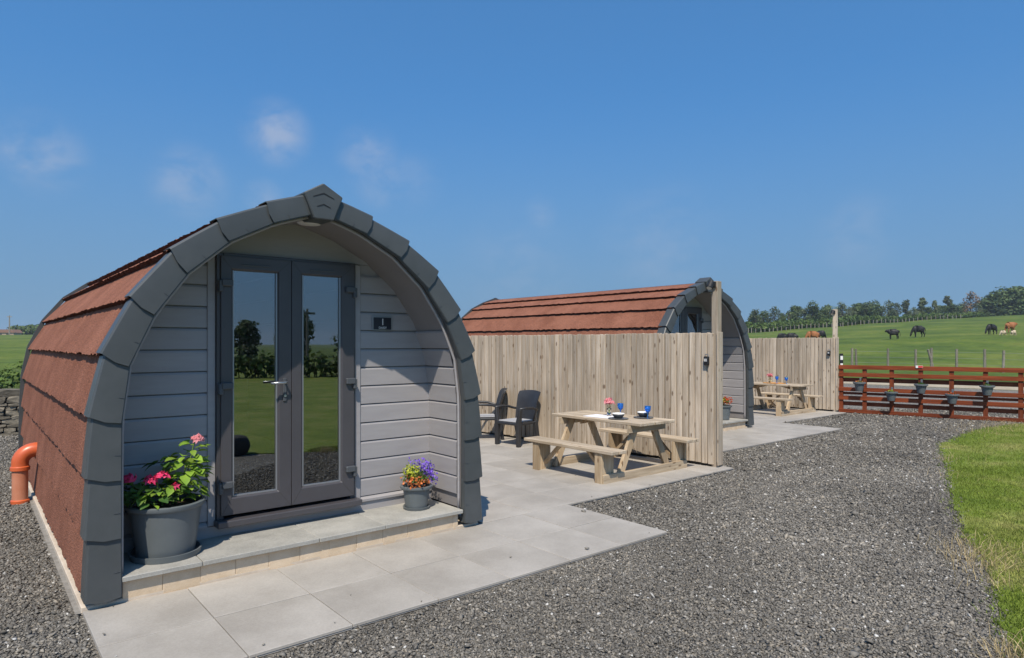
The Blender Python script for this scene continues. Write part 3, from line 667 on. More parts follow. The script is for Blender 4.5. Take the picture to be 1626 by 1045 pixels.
# ---------------------------------------------------------------- drain pipe
dp = thing('drain_pipe', 'orange plastic soil pipe bending into the left side of the near pod', 'pipe', W(.44, 8.72, 0), TH)
MB().tube([(0, 0, 0), (0, 0, .40)], .072, 20).build('pipe_run', M_pipef, dp, smooth=True, auto=True)
MB().lathe([(.085, 0), (.085, .035), (.074, .045)], 20, (0, 0, .0)).build('bottom_collar', M_pipe, dp, smooth=True, auto=True)
MB().tube([(0, 0, .36), (0, 0, .43)] + [(.13 - .13 * math.cos(a), 0, .43 + .13 * math.sin(a)) for a in np.linspace(.15, math.pi / 2, 8)] + [(.26, 0, .56)], .078, 20).build('elbow', M_pipe, dp, smooth=True, auto=True)
MB().lathe([(.078, 0), (.088, .005), (.088, .04), (.078, .05)], 20, (0, 0, .35)).build('socket', M_pipe, dp, smooth=True, auto=True)

# ---------------------------------------------------------------- fences
def lockbox(loc, rz, label):
    t = thing('key_safe', label, 'key safe', loc, rz)
    MB().box(-.045, 0, -.036, .036, -.06, .06).build('body', M_black, t, bevel=.012, seg=2)
    MB().box(-.05, -.044, -.024, .024, -.02, .035).build('keypad', M_hinge, t, bevel=.004)
    MB().tube([(-.02, -.025, .055), (-.02, -.02, .085), (-.02, .02, .085), (-.02, .025, .055)], .006, 6).build('shackle', M_steel, t)
    for q in range(2): MB().box(-.054, -.05, -.016 + .02 * q, -.004 + .02 * q, -.01, .025).build('button_row', M_silver, t)
    return t
def spot(loc, rz, label):
    t = thing('security_light', label, 'outdoor light', loc, rz)
    MB().box(-.03, 0, -.03, .03, -.04, .04).build('bracket', M_black, t, bevel=.006)
    MB().tube([(-.03, 0, 0), (-.085, 0, -.005)], .012, 8).build('arm', M_black, t)
    h = MB().lathe([(.02, .06), (.042, .05), (.045, -.05), (.038, -.055)], 16).build('lamp_head', M_black, t, smooth=True, auto=True); h.location = (-.105, 0, -.01); h.rotation_euler = (0, rad(35), 0)
    MB().lathe([(.001, -.056), (.036, -.056), (.036, -.054), (.001, -.054)], 16).build('lens', M_lamp, h)
    return t
bd_me = {'wide': [], 'narrow': []}
for kind_, ws_ in (('wide', (.076, .080, .083)), ('narrow', (.05, .054))):
    for wd in ws_:
        o = MB().box(-.010, .010, -wd / 2, wd / 2, .07, 1.85).build('b', M_fence, bevel=.004)
        dg = bpy.context.evaluated_depsgraph_get(); me = bpy.data.meshes.new_from_object(o.evaluated_get(dg)); me.name = 'fence_board'; bd_me[kind_].append(me); bpy.data.objects.remove(o)
def fence(a, b, label):
    """a = post end, b = far end, in pod axes"""
    a, b = W(*a), W(*b); d = b - a; ln = d.length; rz = math.atan2(d.y, d.x) - math.pi / 2
    t = thing('timber_fence', label, 'fence', a, rz, 'close boarded fences between the pods')
    n = int(ln / .096)
    for q in range(n):
        for p, kind_ in enumerate(('wide', 'narrow')):
            M = Matrix.Translation((-.086 + .022 * p + random.uniform(-.003, .003), .052 + .096 * q + .048 * p + random.uniform(-.004, .004), random.uniform(-.007, .007))) @ Matrix.Rotation(random.uniform(-.003, .003), 4, 'X')
            if random.random() < .5: M = M @ Matrix.Rotation(math.pi, 4, 'Z')
            inst('fence_board', random.choice(bd_me[kind_]), t, M)
    for zr in (.32, .95, 1.6): MB().box(-.048, -.003, .05, ln, zr, zr + .09).build('rail', M_rail, t)
    for q in range(int(ln / 2.4) + 1):
        y = 0 if q == 0 else q * 2.4
        if q: MB().box(0, .1, y - .05, y + .05, 0, 1.8).build('post', M_fence, t)
    MB().box(-.075, .045, -.035, .085 - .035, 0, 2.55).build('post', M_fence, t, bevel=.004)
    MB().box(-.10, .03, -.062, -.037, .06, 1.86).build('end_board', M_fence, t, bevel=.003)
    MB().box(-.06, -.02, .06, ln, .022, .075).build('gap_strip', M_black, t)  # black strip stands in for the dark gap under the boards
    return t, rz
f1, rz1 = fence((7.86, 5.06), (7.22, 12.6), 'weathered timber fence behind the nearer picnic table and black chairs')
f2, rz2 = fence((16.52, 7.32), (15.9, 14.5), 'weathered timber fence behind the farther picnic table, beside the red gate')
def onf(t, rz, x, y, z): return t.matrix_basis @ Vector((x, y, z))
bpy.context.view_layer.update()
lockbox(onf(f1, rz1, -.097, .10, 1.47), rz1, 'black key safe on the nearer fence end by the picnic table')
lockbox(onf(f2, rz2, -.097, .12, 1.47), rz2, 'black key safe on the farther fence next to the red gate')
spot(onf(f1, rz1, -.076, .01, 2.50), rz1, 'small black light at the top of the nearer tall fence post')
spot(onf(f2, rz2, -.076, .01, 2.48), rz2, 'small black light at the top of the farther fence post')

# ---------------------------------------------------------------- red slatted fence with hanging pots
g0 = Vector((8.12, 16.15, 0)); g1 = Vector((10.98, 13.98, 0)); gd = g1 - g0; gl = gd.length; grz = math.atan2(gd.y, gd.x)
gt = thing('slatted_fence', 'reddish brown stained slatted fence hung with five small pots', 'fence', g0, grz)
fr_ = [(155, 0), (365, 0), (580, 0), (810, 0), (1055, 0), (1325, 0), (1605, 0)]
def gate_s(px):   # distance along the fence seen at a column of the photograph
    r = (px - 813) / 1040; return max(0.0, (r * g0.y - g0.x) / (gd.x / gl - r * gd.y / gl))
ps = [gate_s(1300 + q[0] / 5) for q in fr_]
for q, s_ in enumerate(ps): MB().box(s_ - .045, s_ + .045, -.03, .03, .03, 1.15).build('post', M_gatez, gt)
for z0, z1 in ((1.08, 1.18), (.90, .995), (.545, .64), (.33, .43), (.02, .105)):
    MB().box(0 - .05, gl + .02, -.056, -.031, z0, z1).build('rail', M_gatex, gt, bevel=.003)
for z0, z1 in ((.77, .87), (.19, .285), (.46, .52)):
    MB().box(0 - .05, gl + .02, .031, .055, z0, z1).build('rail', M_gatex, gt, bevel=.003)
sg = MB().box(-.07, .07, -.004, 0, -.028, .028).build('warning_sign', M_white); sg.location = g0 + gd.normalized() * gate_s(1461) + Vector((-.05, -.05, 1.17)); sg.rotation_euler = (0, 0, grz)
tag(sg, 'small red and white sign on the top rail of the red slatted fence', 'sign')
MB().box(-.022, .068, -.0062, -.0042, -.024, .024).build('red_panel', M_red_sign, sg)
ep = MB().box(-.055, .055, -.055, .055, -.02, 1.25).build('gate_post', M_newpost, bevel=.006); ep.location = (11.12, 13.92, 0); ep.rotation_euler = (0, 0, grz)
tag(ep, 'pale square post at the right end of the red slatted fence', 'post')

# ---------------------------------------------------------------- plants
def leaf_mesh(name, l, wd, material, fold=.25, droop=.35, tip=1.0):
    rows = [(0, .08), (.22, .75), (.5, 1.0), (.78, .62), (1.0, .05)]
    V = []; Fc = []
    for t_, ww in rows:
        z = -droop * l * t_ * t_
        V += [(-wd * ww / 2, l * t_, z + fold * wd * ww * .5), (0, l * t_, z), (wd * ww / 2, l * t_, z + fold * wd * ww * .5)]
    for r in range(4):
        for q in range(2): c = r * 3 + q; Fc.append((c, c + 1, c + 4, c + 3))
    me = bpy.data.meshes.new(name); me.from_pydata(V, [], Fc); me.materials.append(material); me.polygons.foreach_set('use_smooth', [True] * len(me.polygons)); return me
LB = [leaf_mesh('leaf', .085, .066, M_leaf), leaf_mesh('leaf', .068, .052, M_leaf, .35), leaf_mesh('leaf', .078, .06, M_leafd)]
def petals(n, r, size, zs=.8):
    """cluster of small petals over a dome; one head"""
    V = []; Fc = []
    for q in range(n):
        d = Vector((random.gauss(0, 1), random.gauss(0, 1), abs(random.gauss(.3, .8)))).normalized()
        c = Vector((d.x * r, d.y * r, d.z * r * zs)) * random.uniform(.7, 1.05)
        t_ = d.cross(Vector((random.random() - .5, random.random() - .5, random.random() - .5))).normalized(); b = d.cross(t_)
        s = size * random.uniform(.7, 1.2); k = len(V)
        V += [c - t_ * s * .2, c + b * s * .45 + d * s * .2, c + t_ * s + d * s * .35, c - b * s * .45 + d * s * .2]; Fc.append((k, k + 1, k + 2, k + 3))
    return V, Fc
def head(name, material, parent, loc, n, r, size):
    V, Fc = petals(n, r, size); o = MB().add(V, Fc).build(name, material, parent); o.location = loc; return o
def pot_body(parent, r0, r1, h, rim, saucer, saucer_h, lip=.012):
    """tapered plastic pot with rolled rim and saucer"""
    p = MB().lathe([(r0, .012), (r1 - .012, h - rim), (r1 + .004, h - rim), (r1 + lip, h - rim * .7), (r1 + lip, h - .004), (r1 + .004, h), (r1 - .012, h), (r1 - .016, h - .04)], 40).build('pot', M_pot, parent, smooth=True, auto=True)
    if saucer: MB().lathe([(saucer * .92, 0), (saucer, .004), (saucer + .008, saucer_h), (saucer - .004, saucer_h), (saucer - .012, .012)], 40).build('saucer', M_pot, p, smooth=True, auto=True)
    MB().lathe([(.01, h - .046), (r1 - .017, h - .046), (r1 - .017, h - .04), (.01, h - .03)], 24).build('soil', M_soil, p)
    return p
def leafy(parent, n, cx, cy, rx, ry, z0, z1, meshes, dens=1):
    for q in range(n):
        a = random.uniform(0, 2 * math.pi); r = math.sqrt(random.random()); t_ = random.random()
        x, y, z = cx + rx * r * math.cos(a), cy + ry * r * math.sin(a), z0 + (z1 - z0) * t_
        out = math.atan2(y - cy, x - cx) - math.pi / 2 + random.uniform(-.9, .9)
        M = Matrix.Translation((x, y, z)) @ Euler((random.uniform(-.35, .6), random.uniform(-.4, .4), out)).to_matrix().to_4x4() @ Matrix.Scale(random.uniform(.65, 1.15), 4)
        inst('leaf', random.choice(meshes), parent, M)
bp_ = thing('potted_plant', 'large grey plastic pot with pink flowering leafy plant on the near pod step', 'potted plant', W(1.09, 5.15, .201), TH)
pot_body(bp_, .185, .245, .385, .035, .225, .045)
leafy(bp_, 100, -.07, -.02, .20, .18, .40, .53, LB[1:]); leafy(bp_, 110, .13, 0, .12, .14, .40, .70, LB[:2]); leafy(bp_, 50, -.2, .0, .12, .15, .40, .55, LB[2:])
leafy(bp_, 26, .18, 0, .06, .07, .58, .78, LB[:2]); leafy(bp_, 7, .0, .04, .12, .05, .62, .68, LB[2:])
for sx, sy, sz in ((.19, .0, .80), (.12, -.05, .62), (-.08, -.1, .56), (-.22, -.02, .55), (.02, .05, .55), (.16, .07, .66)):
    MB().tube([(sx * .35, sy * .3, .36), (sx * .75, sy * .7, .36 + (sz - .36) * .5), (sx, sy, sz)], .005, 5).build('stem', M_stem, bp_)
for loc, n_, r_, m_ in (((.205, -.01, .80), 46, .035, M_palepink), ((-.05, -.12, .575), 46, .040, M_pink), ((-.12, -.10, .555), 40, .036, M_pink), ((-.24, -.05, .57), 52, .044, M_pink), ((.03, -.12, .50), 12, .02, M_pink)):
    head('flower_head', m_, bp_, loc, n_, r_, .028)
sp_ = thing('potted_plant', 'small grey pot of purple and orange bedding flowers on the near pod step', 'potted plant', W(3.15, 5.14, .201), TH)
pot_body(sp_, .098, .135, .215, .028, .115, .026)
def bush(parent, name, material, n, c, rx, ry, rz_, size):
    V = []; Fc = []
    for q in range(n):
        d = Vector((random.gauss(0, 1), random.gauss(0, 1), random.gauss(0, 1))).normalized() * random.uniform(.4, 1)
        p = Vector(c) + Vector((d.x * rx, d.y * ry, d.z * rz_))
        t_ = Vector((random.gauss(0, 1), random.gauss(0, 1), random.gauss(0, 1))).normalized(); b = t_.cross(d).normalized(); s = size * random.uniform(.6, 1.3); k = len(V)
        V += [p, p + t_ * s * .5 + b * s * .35, p + t_ * s, p + t_ * s * .5 - b * s * .35]; Fc.append((k, k + 1, k + 2, k + 3))
    o = MB().add(V, Fc).build(name, material, parent); o['kind'] = 'stuff'; return o
bush(sp_, 'orange_flowers', M_orange, 260, (-.03, -.04, .265), .155, .13, .05, .028)
bush(sp_, 'lime_foliage', M_yellow, 240, (-.04, 0, .335), .10, .10, .075, .028)
bush(sp_, 'green_foliage', M_leafd, 260, (.02, .0, .285), .15, .14, .065, .03)
bush(sp_, 'violet_flowers', M_purple, 260, (.09, -.01, .35), .10, .11, .095, .026)
bush(sp_, 'trailing_violets', M_purple, 60, (.155, -.04, .26), .045, .06, .06, .022)
bush(sp_, 'violet_flowers', M_purple, 40, (-.01, .02, .42), .07, .07, .04, .02)
for q in range(14):
    a = random.uniform(0, 6.28); MB().tube([(.02, 0, .2), (.06 * math.cos(a), .06 * math.sin(a), .3), (.12 * math.cos(a) + .02, .10 * math.sin(a), random.uniform(.34, .44))], .0025, 4).build('stem', M_stem, sp_)
pp = thing('potted_plant', 'grey pot of red and green flowers on the step of the farther pod', 'potted plant', W(3.02 + 8.45, 5.12 + 2.15, .201), TH)
pot_body(pp, .125, .165, .29, .035, 0, 0)
bush(pp, 'red_flowers', M_red, 170, (.06, -.03, .38), .17, .13, .08, .04); bush(pp, 'green_foliage', M_leafd, 190, (-.05, 0, .37), .16, .14, .07, .05); bush(pp, 'orange_flowers', M_orange, 70, (-.03, -.06, .36), .14, .1, .05, .035)
bush(pp, 'lime_foliage', M_yellow, 60, (-.08, 0, .40), .1, .1, .07, .045)
words = ['first', 'second', 'third', 'fourth', 'fifth']
for q, (px, zr, mk) in enumerate(((1367, .80, M_orange), (1417, .60, M_yellow), (1464, .80, M_leafd), (1513, .60, M_red), (1568, .815, M_leafd))):
    t = thing('hanging_pot', words[q] + ' small green grey pot from the left hanging on the red slatted fence', 'flower pot', g0 + gd.normalized() * gate_s(px) + Vector((-.0, 0, zr - .19)), grz, 'pots on the red slatted fence')
    off = -.205
    b = MB().lathe([(.075, -.04), (.112, .125), (.128, .13), (.142, .137), (.142, .165), (.13, .17), (.118, .165), (.112, .12)], 20, (0, off, 0)).build('pot', M_pot, t, smooth=True, auto=True)
    MB().lathe([(.01, .12), (.112, .12), (.112, .13), (.01, .145)], 14, (0, off, 0)).build('soil', M_soil, b)
    MB().box(-.02, .02, -.062, -.057, .10, .27).box(-.02, .02, -.075, -.0625, .13, .16).build('hook', M_steel, t)
    bush(t, 'seedlings', mk, 40, (0, off, .18), .08, .08, .035, .035); bush(t, 'foliage', M_leafd, 50, (0, off, .17), .09, .09, .028, .036)

# ---------------------------------------------------------------- picnic tables
def picnic(loc, label):
    t = thing('picnic_table', label, 'picnic table', loc, TH, 'picnic tables')
    for q in range(5):
        x0 = -.345 + .139 * q; tp = MB().box(x0, x0 + .134, -.785 + random.uniform(-.006, .006), .785 + random.uniform(-.006, .006), .69, .728).build('table_plank', M_pich, t, bevel=.005)
    for s in (-1, 1):
        for q in range(2):
            x0 = .605 + .132 * q; a, b = sorted((s * x0, s * (x0 + .127)))
            MB().box(a, b, -.785 + random.uniform(-.006, .006), .785, .395, .435).build('bench_plank', M_pich, t, bevel=.005)
    for e in (-1, 1):
        y = e * .56; sg_ = e
        MB().box(-.83, .83, y - .022 + e * .045, y + .022 + e * .045, .022, .135).build('skid', M_picx, t, bevel=.004)
        MB().box(-.36, .36, y - .022 + e * .045, y + .022 + e * .045, .595, .688).build('top_bearer', M_picx, t, bevel=.004)
        for s in (-1, 1):
            MB().bar((s * .50, y, .03), (s * .17, y, .66), .095, .044, up=(0, 1, 0)).build('leg', M_picz, t, bevel=.003)
            x0, x1 = sorted((s * .60, s * .80))
            MB().box(x0, x1, y - .022, y + .022, .02, .393).build('bench_leg', M_picz, t, bevel=.003)
            xb0, xb1 = sorted((s * .805, s * .845))
            MB().box(xb0, xb1, y - .045, y + .068, .02, .393).build('bench_post', M_picz, t, bevel=.003)
            MB().bar((s * .70, y - e * .03, .12), (s * .70, y - e * .32, .39), .05, .04).build('bench_brace', M_picz, t)
        MB().bar((0, y - e * .02, .60), (0, y - e * .38, .685), .07, .04).build('top_brace', M_picz, t)
    return t
T1 = W(6.64, 5.90, 0); picnic(T1, 'weathered wooden picnic table with blue glasses and bowls, nearest the camera')
T2 = W(15.22, 8.22, 0); picnic(T2, 'weathered wooden picnic table in front of the farther fence, orange tray on top')
def goblet(loc, label):
    o = MB().lathe([(.032, 0), (.034, .003), (.006, .009), (.005, .06), (.012, .075), (.034, .10), (.040, .125), (.042, .165), (.039, .165), (.037, .126), (.031, .103), (.004, .08)], 20).build('goblet', M_goblet, smooth=True)
    o.location = loc; tag(o, label, 'glass', 'blue goblets'); return o
def bowl(loc, label):
    t = thing('bowl', label, 'bowl', loc, 0, 'bowls on the picnic table')
    MB().lathe([(.035, 0), (.045, .004), (.072, .035), (.078, .062), (.075, .062), (.069, .036), (.04, .010)], 24).build('outer_bowl', M_bowl, t, smooth=True)
    MB().lathe([(.035, .012), (.0675, .038), (.0738, .0605), (.0755, .066), (.080, .066), (.0795, .058)], 24, captop=False).build('inner_glaze', M_white, t, smooth=True)
    return t
def plate(loc, label):
    o = MB().lathe([(.10, 0), (.125, .006), (.132, .012), (.128, .014), (.10, .008), (.01, .008)], 28).build('plate', M_slate, smooth=True); o.location = loc; tag(o, label, 'plate', 'slate plates'); return o
def vase(loc, label):
    t = thing('flower_vase', label, 'vase', loc, 0)
    MB().lathe([(.026, 0), (.032, .004), (.03, .03), (.026, .07), (.034, .10), (.032, .10), (.024, .07), (.027, .01)], 18).build('vase', M_clear, t, smooth=True)
    for q in range(4):
        a = q * 1.6; MB().tube([(0, 0, .02), (.008 * math.cos(a), .008 * math.sin(a), .1), (.03 * math.cos(a), .03 * math.sin(a), .16)], .003, 5).build('stem', M_stem, t)
        head('flower_head', M_palepink, t, (.035 * math.cos(a), .035 * math.sin(a), .165 + .012 * q), 26, .028, .04)
    return t
def ont(T, x, y, z=.7285): return T + Vector((x * CU - y * SU, x * SU + y * CU, z))
cl = MB().box(-.15, .15, -.22, .22, 0, .003).build('table_mat', M_cloth); cl.location = ont(T1, -.10, .05); cl.rotation_euler = (0, 0, TH + .1); tag(cl, 'white cloth mat on the nearer picnic table', 'table mat')
vase(ont(T1, .0, .03, .732), 'clear vase of pink flowers on the nearer picnic table')
goblet(ont(T1, .16, -.03), 'blue goblet beside the pink flowers on the nearer picnic table')
goblet(ont(T1, .15, -.50, .7285), 'blue goblet nearest the fence end on the nearer picnic table')
plate(ont(T1, -.17, -.28), 'dark plate under the bowl nearest the bench on the nearer table'); bowl(ont(T1, -.17, -.28, .738), 'charcoal bowl, white inside, nearer the front edge of the picnic table')
plate(ont(T1, .19, -.40), 'dark plate under the bowl towards the fence on the nearer table'); bowl(ont(T1, .21, -.38, .738), 'charcoal bowl, white inside, towards the fence beside a blue goblet')
tr_ = MB().lathe([(.16, 0), (.18, .004), (.18, .018), (.172, .018), (.165, .008), (.02, .008)], 24, sx=1.0, sy=1.6).build('tray', M_tray, smooth=True, auto=True); tr_.location = ont(T2, 0, .0); tr_.rotation_euler = (0, 0, TH); tag(tr_, 'oval orange wooden tray on the farther picnic table', 'tray')
vase(ont(T2, -.06, .08, .738), 'small vase of pink flowers on the tray of the farther table')
goblet(ont(T2, .03, -.05, .738), 'left blue goblet on the tray of the farther picnic table'); goblet(ont(T2, .05, -.28, .7285), 'right blue goblet on the farther picnic table')

# ---------------------------------------------------------------- black chairs
def chair(loc, rz, label):
    """local +x is the back; front faces -x"""
    t = thing('garden_chair', label, 'chair', loc, rz, 'black garden chairs')
    for s in (-1, 1):
        MB().add([(-.25, s * .27, 0), (-.19, s * .27, 0), (-.19, s * .21, 0), (-.25, s * .21, 0), (-.255, s * .275, .42), (-.175, s * .275, .42), (-.175, s * .20, .42), (-.255, s * .20, .42), (-.235, s * .29, .64), (-.175, s * .29, .64), (-.175, s * .25, .64), (-.235, s * .25, .64)],
                 [(3, 2, 1, 0), (0, 1, 5, 4), (1, 2, 6, 5), (2, 3, 7, 6), (3, 0, 4, 7), (4, 5, 9, 8), (5, 6, 10, 9), (6, 7, 11, 10), (7, 4, 8, 11), (8, 9, 10, 11)]).build('front_leg', M_chair, t, bevel=.006)
        MB().add([(.27, s * .25, 0), (.32, s * .25, 0), (.32, s * .21, 0), (.27, s * .21, 0), (.17, s * .25, .42), (.25, s * .25, .42), (.25, s * .19, .42), (.17, s * .19, .42)],
                 [(3, 2, 1, 0), (0, 1, 5, 4), (1, 2, 6, 5), (2, 3, 7, 6), (3, 0, 4, 7), (4, 5, 6, 7)]).build('rear_leg', M_chair, t, bevel=.006)
        MB().tube([(-.23, s * .272, .645), (-.1, s * .285, .655), (.08, s * .285, .645), (.2, s * .26, .61), (.25, s * .235, .60)], [.02, .022, .022, .02, .018], 8).build('armrest', M_chair, t, smooth=True)
    MB().box(-.25, .23, -.235, .235, .375, .42).build('seat', M_chair, t, bevel=.015, seg=2)
    MB().box(-.235, .18, -.20, .20, .421, .445).build('seat_pad', M_cushion, t, bevel=.012, seg=2)
    rows = [(.41, .20, .20), (.55, .235, .215), (.7, .27, .225), (.82, .305, .235), (.90, .34, .235), (.915, .35, .225)]; V = []; Fc = []; m = 9
    for z, x, hw in rows:
        for q in range(m):
            a = -1 + 2 * q / (m - 1); V.append((x - .05 * (a * a) + .02, a * hw, z - (.02 * a * a if z > .88 else 0)))
    k = len(V); V += [(x + .022, y, z) for x, y, z in V]
    for r in range(len(rows) - 1):
        for q in range(m - 1):
            c = r * m + q; Fc.append((c, c + 1, c + m + 1, c + m)); Fc.append((k + c + m, k + c + m + 1, k + c + 1, k + c))
    for r in range(len(rows) - 1):
        for q in (0, m - 1): c = r * m + q; f = (c, c + m, k + c + m, k + c); Fc.append(f if q == 0 else f[::-1])
    e = (len(rows) - 1) * m
    for q in range(m - 1): Fc.append((e + q, e + q + 1, k + e + q + 1, k + e + q))
    MB().add(V, Fc).build('backrest', M_chair, t, smooth=True, auto=True)
    return t
chair(W(7.02, 8.30), TH + .12, 'black plastic armchair with pad against the fence, the one nearer the picnic table')
chair(W(7.03, 9.18), TH - .55, 'black plastic armchair partly hidden by the near pod corner')

# ---------------------------------------------------------------- stone wall and hedge, left
sw = MB().box(-9, 16, 15.25, 15.55, -.02, .72).build('stone_wall', M_dark); sw.rotation_euler = (0, 0, TH); tag(sw, 'low dry stone wall behind the yard at far left', 'wall')
st_me = []
import bmesh
for q in range(10):
    bm = bmesh.new(); bmesh.ops.create_cube(bm, size=1); bmesh.ops.subdivide_edges(bm, edges=bm.edges[:], cuts=1)
    for v_ in bm.verts:
        c = v_.co; c *= (1 - .12 * (abs(c.x) > .4 and abs(c.z) > .4)); v_.co = c + Vector([random.uniform(-.07, .07) for _ in range(3)])
    me = bpy.data.meshes.new('stone'); bm.to_mesh(me); bm.free(); me.materials.append(M_stone); st_me.append(me)
z = 0.0
while z < .72:
    h = random.choice((.06, .08, .095, .12)); u = -3.2 + random.uniform(0, .2)
    while u < 3.0:
        l = random.uniform(.16, .42)
        inst('stone', random.choice(st_me), sw, Matrix.Translation((u + l / 2, 15.26 + random.uniform(-.02, .02), z + h / 2)) @ Matrix.Rotation(random.uniform(-.06, .06), 4, 'Y') @ Matrix.Diagonal((l * .97, .16, h * 1.02, 1)))
        u += l
    z += h
u = -3.2
while u < 3.0:
    l = random.uniform(.3, .55)
    inst('coping_stone', random.choice(st_me), sw, Matrix.Translation((u + l / 2, 15.38, .785)) @ Matrix.Diagonal((l * .98, .40, random.uniform(.12, .16), 1))); u += l
def leaf_cloud(blobs, n, size, flat=.8):
    """n leaf-sized quads spread through ellipsoid blobs (x,y,z,rx,ry,rz); returns arrays"""
    vol = np.array([b[3] * b[4] * b[5] for b in blobs]) ** .75; idx = rng.choice(len(blobs), n, p=vol / vol.sum()); B = np.array(blobs)[idx]
    d = rng.normal(0, 1, (n, 3)); d /= np.linalg.norm(d, axis=1)[:, None]; r = rng.uniform(.25, 1.05, n) ** .55
    P = B[:, :3] + d * r[:, None] * B[:, 3:6]
    nrm = d + rng.normal(0, .6, (n, 3)) + np.array([0, 0, .4]); nrm /= np.linalg.norm(nrm, axis=1)[:, None]
    t = np.cross(nrm, rng.normal(0, 1, (n, 3))); t /= np.linalg.norm(t, axis=1)[:, None]; b = np.cross(nrm, t)
    s = (size * rng.uniform(.55, 1.35, n))[:, None]
    V = np.stack([P - t * s, P + b * s * flat, P + t * s, P - b * s * flat], 1).reshape(-1, 3)
    return V, np.arange(n * 4).reshape(n, 4)
def hedge(label, a, b, w_, h_, n, size, z=0.0, stemmat=None, name='hedge'):
    a, b = Vector((a[0], a[1], z)), Vector((b[0], b[1], z)); d = b - a; ln = d.length; m = max(3, int(ln / (h_ * .6)))
    blobs = []
    for q in range(m):
        p = a + d * ((q + .5) / m); s = random.uniform(.82, 1.15)
        blobs.append((p.x, p.y, hz(p.x, p.y) + h_ * .5 * s, w_ * .6, w_ * .6 , h_ * .52 * s))
        blobs[-1] = (p.x, p.y, hz(p.x, p.y) + h_ * .5 * s, max(w_ * .55, ln / m * .7 * abs(d.x) / ln), max(w_ * .55, ln / m * .7 * abs(d.y) / ln), h_ * .52 * s)
    V, F = leaf_cloud(blobs, n, size)
    t = thing(name, label, 'hedge', a)
    o = npmesh('foliage', V - np.array(a), F, M_hedge, t)
    mb = MB()
    for q in range(m * 2):
        p = d * random.random(); zz = hz(a.x + p.x, a.y + p.y) - a.z
        mb.tube([(p.x, p.y, zz), (p.x + random.uniform(-.1, .1), p.y, zz + h_ * .4), (p.x + random.uniform(-.25, .25), p.y + random.uniform(-.2, .2), zz + h_ * .75)], [.025 * h_, .018 * h_, .008 * h_], 5)
    mb.build('stems', M_bark, t)
    return t
hedge('low leafy hedge growing behind the dry stone wall at far left', W(-5, 16.2)[:2], W(3.5, 16.2)[:2], .9, 1.22, 9000, .055)

# ---------------------------------------------------------------- behind the gate: kerb, marker post, field fence
k0, k1 = Vector((13.0, 29.2, 0)), Vector((19.5, 22.9, 0)); kd = k1 - k0
kb = MB().box(0, kd.length, -.08, .08, 0, .22).build('kerb_beam', M_kerb, bevel=.01); kb.location = k0; kb.rotation_euler = (0, 0, math.atan2(kd.y, kd.x)); tag(kb, 'pale timber beam edging the gravel beyond the red slatted fence', 'kerb')
mk = thing('marker_post', 'black and white reflector post just behind the end of the farther fence', 'post', (8.42, 16.75, 0))
MB().box(-.04, .04, -.02, .02, 0, 1.45).build('post', M_black, mk)
for q in range(4): MB().box(-.032, .032, -.0235, -.0205, .72 + .19 * q, .82 + .19 * q).build('reflector', M_white, mk)
def at(px, Y_): return (px - 813) / 1040 * Y_
wf = thing('wire_fence', 'row of weathered round posts with wire along the near edge of the field', 'fence', (0, 0, 0))
wire_pts = []
for px, Y_, hh, ln_ in ((1353, 41.5, 1.25, 0), (1360, 41.5, 1.2, .05), (1410, 40.5, 1.25, 0), (1454, 39.5, 1.2, 0), (1479, 39, 1.3, 0), (1483, 39, 1.2, .35), (1519, 38, 1.25, 0), (1564, 37, 1.25, .02), (1593, 36.2, 1.2, -.03), (1650, 35, 1.2, 0), (1700, 34, 1.2, 0), (1310, 42.5, 1.2, 0), (1262, 43.5, 1.2, 0), (1215, 44.5, 1.2, 0)):
    x = at(px, Y_); z = hz(x, Y_)
    MB().tube([(x, Y_, z - .1), (x - ln_, Y_, z + hh)], [.075, .065], 9).build('post', M_post, wf)
    if not ln_ > .2: wire_pts.append((x, Y_, z))
wire_pts.sort()
for hh in (.35, .7, 1.05): MB().tube([(x, y - .07, z + hh) for x, y, z in wire_pts], .006, 4).build('wire', M_wire, wf)
# far fence along the hedge at the top of the field
ff = thing('field_fence', 'distant line of pale posts along the hedge at the top of the field', 'fence', (0, 0, 0))
for q in range(52):
    px = 1188 + q * 6.6 + random.uniform(-1.5, 1.5); Y_ = 165 + (px - 1188) * .10; x = at(px, Y_); z = hz(x, Y_)
    MB().box(x - .085, x + .085, Y_ - .085, Y_ + .085, z - .2, z + random.uniform(.9, 1.3)).build('post', M_post, ff)
hedge('dark hedge along the top of the field in front of the trees', (at(1170, 168), 168), (at(1395, 190), 190), 2.4, 2.5, 14000, .30)
hedge('low scrubby hedge at the crest of the field right of the cows', (at(1395, 190), 190), (at(1560, 208), 208), 2.2, 1.7, 8000, .26)

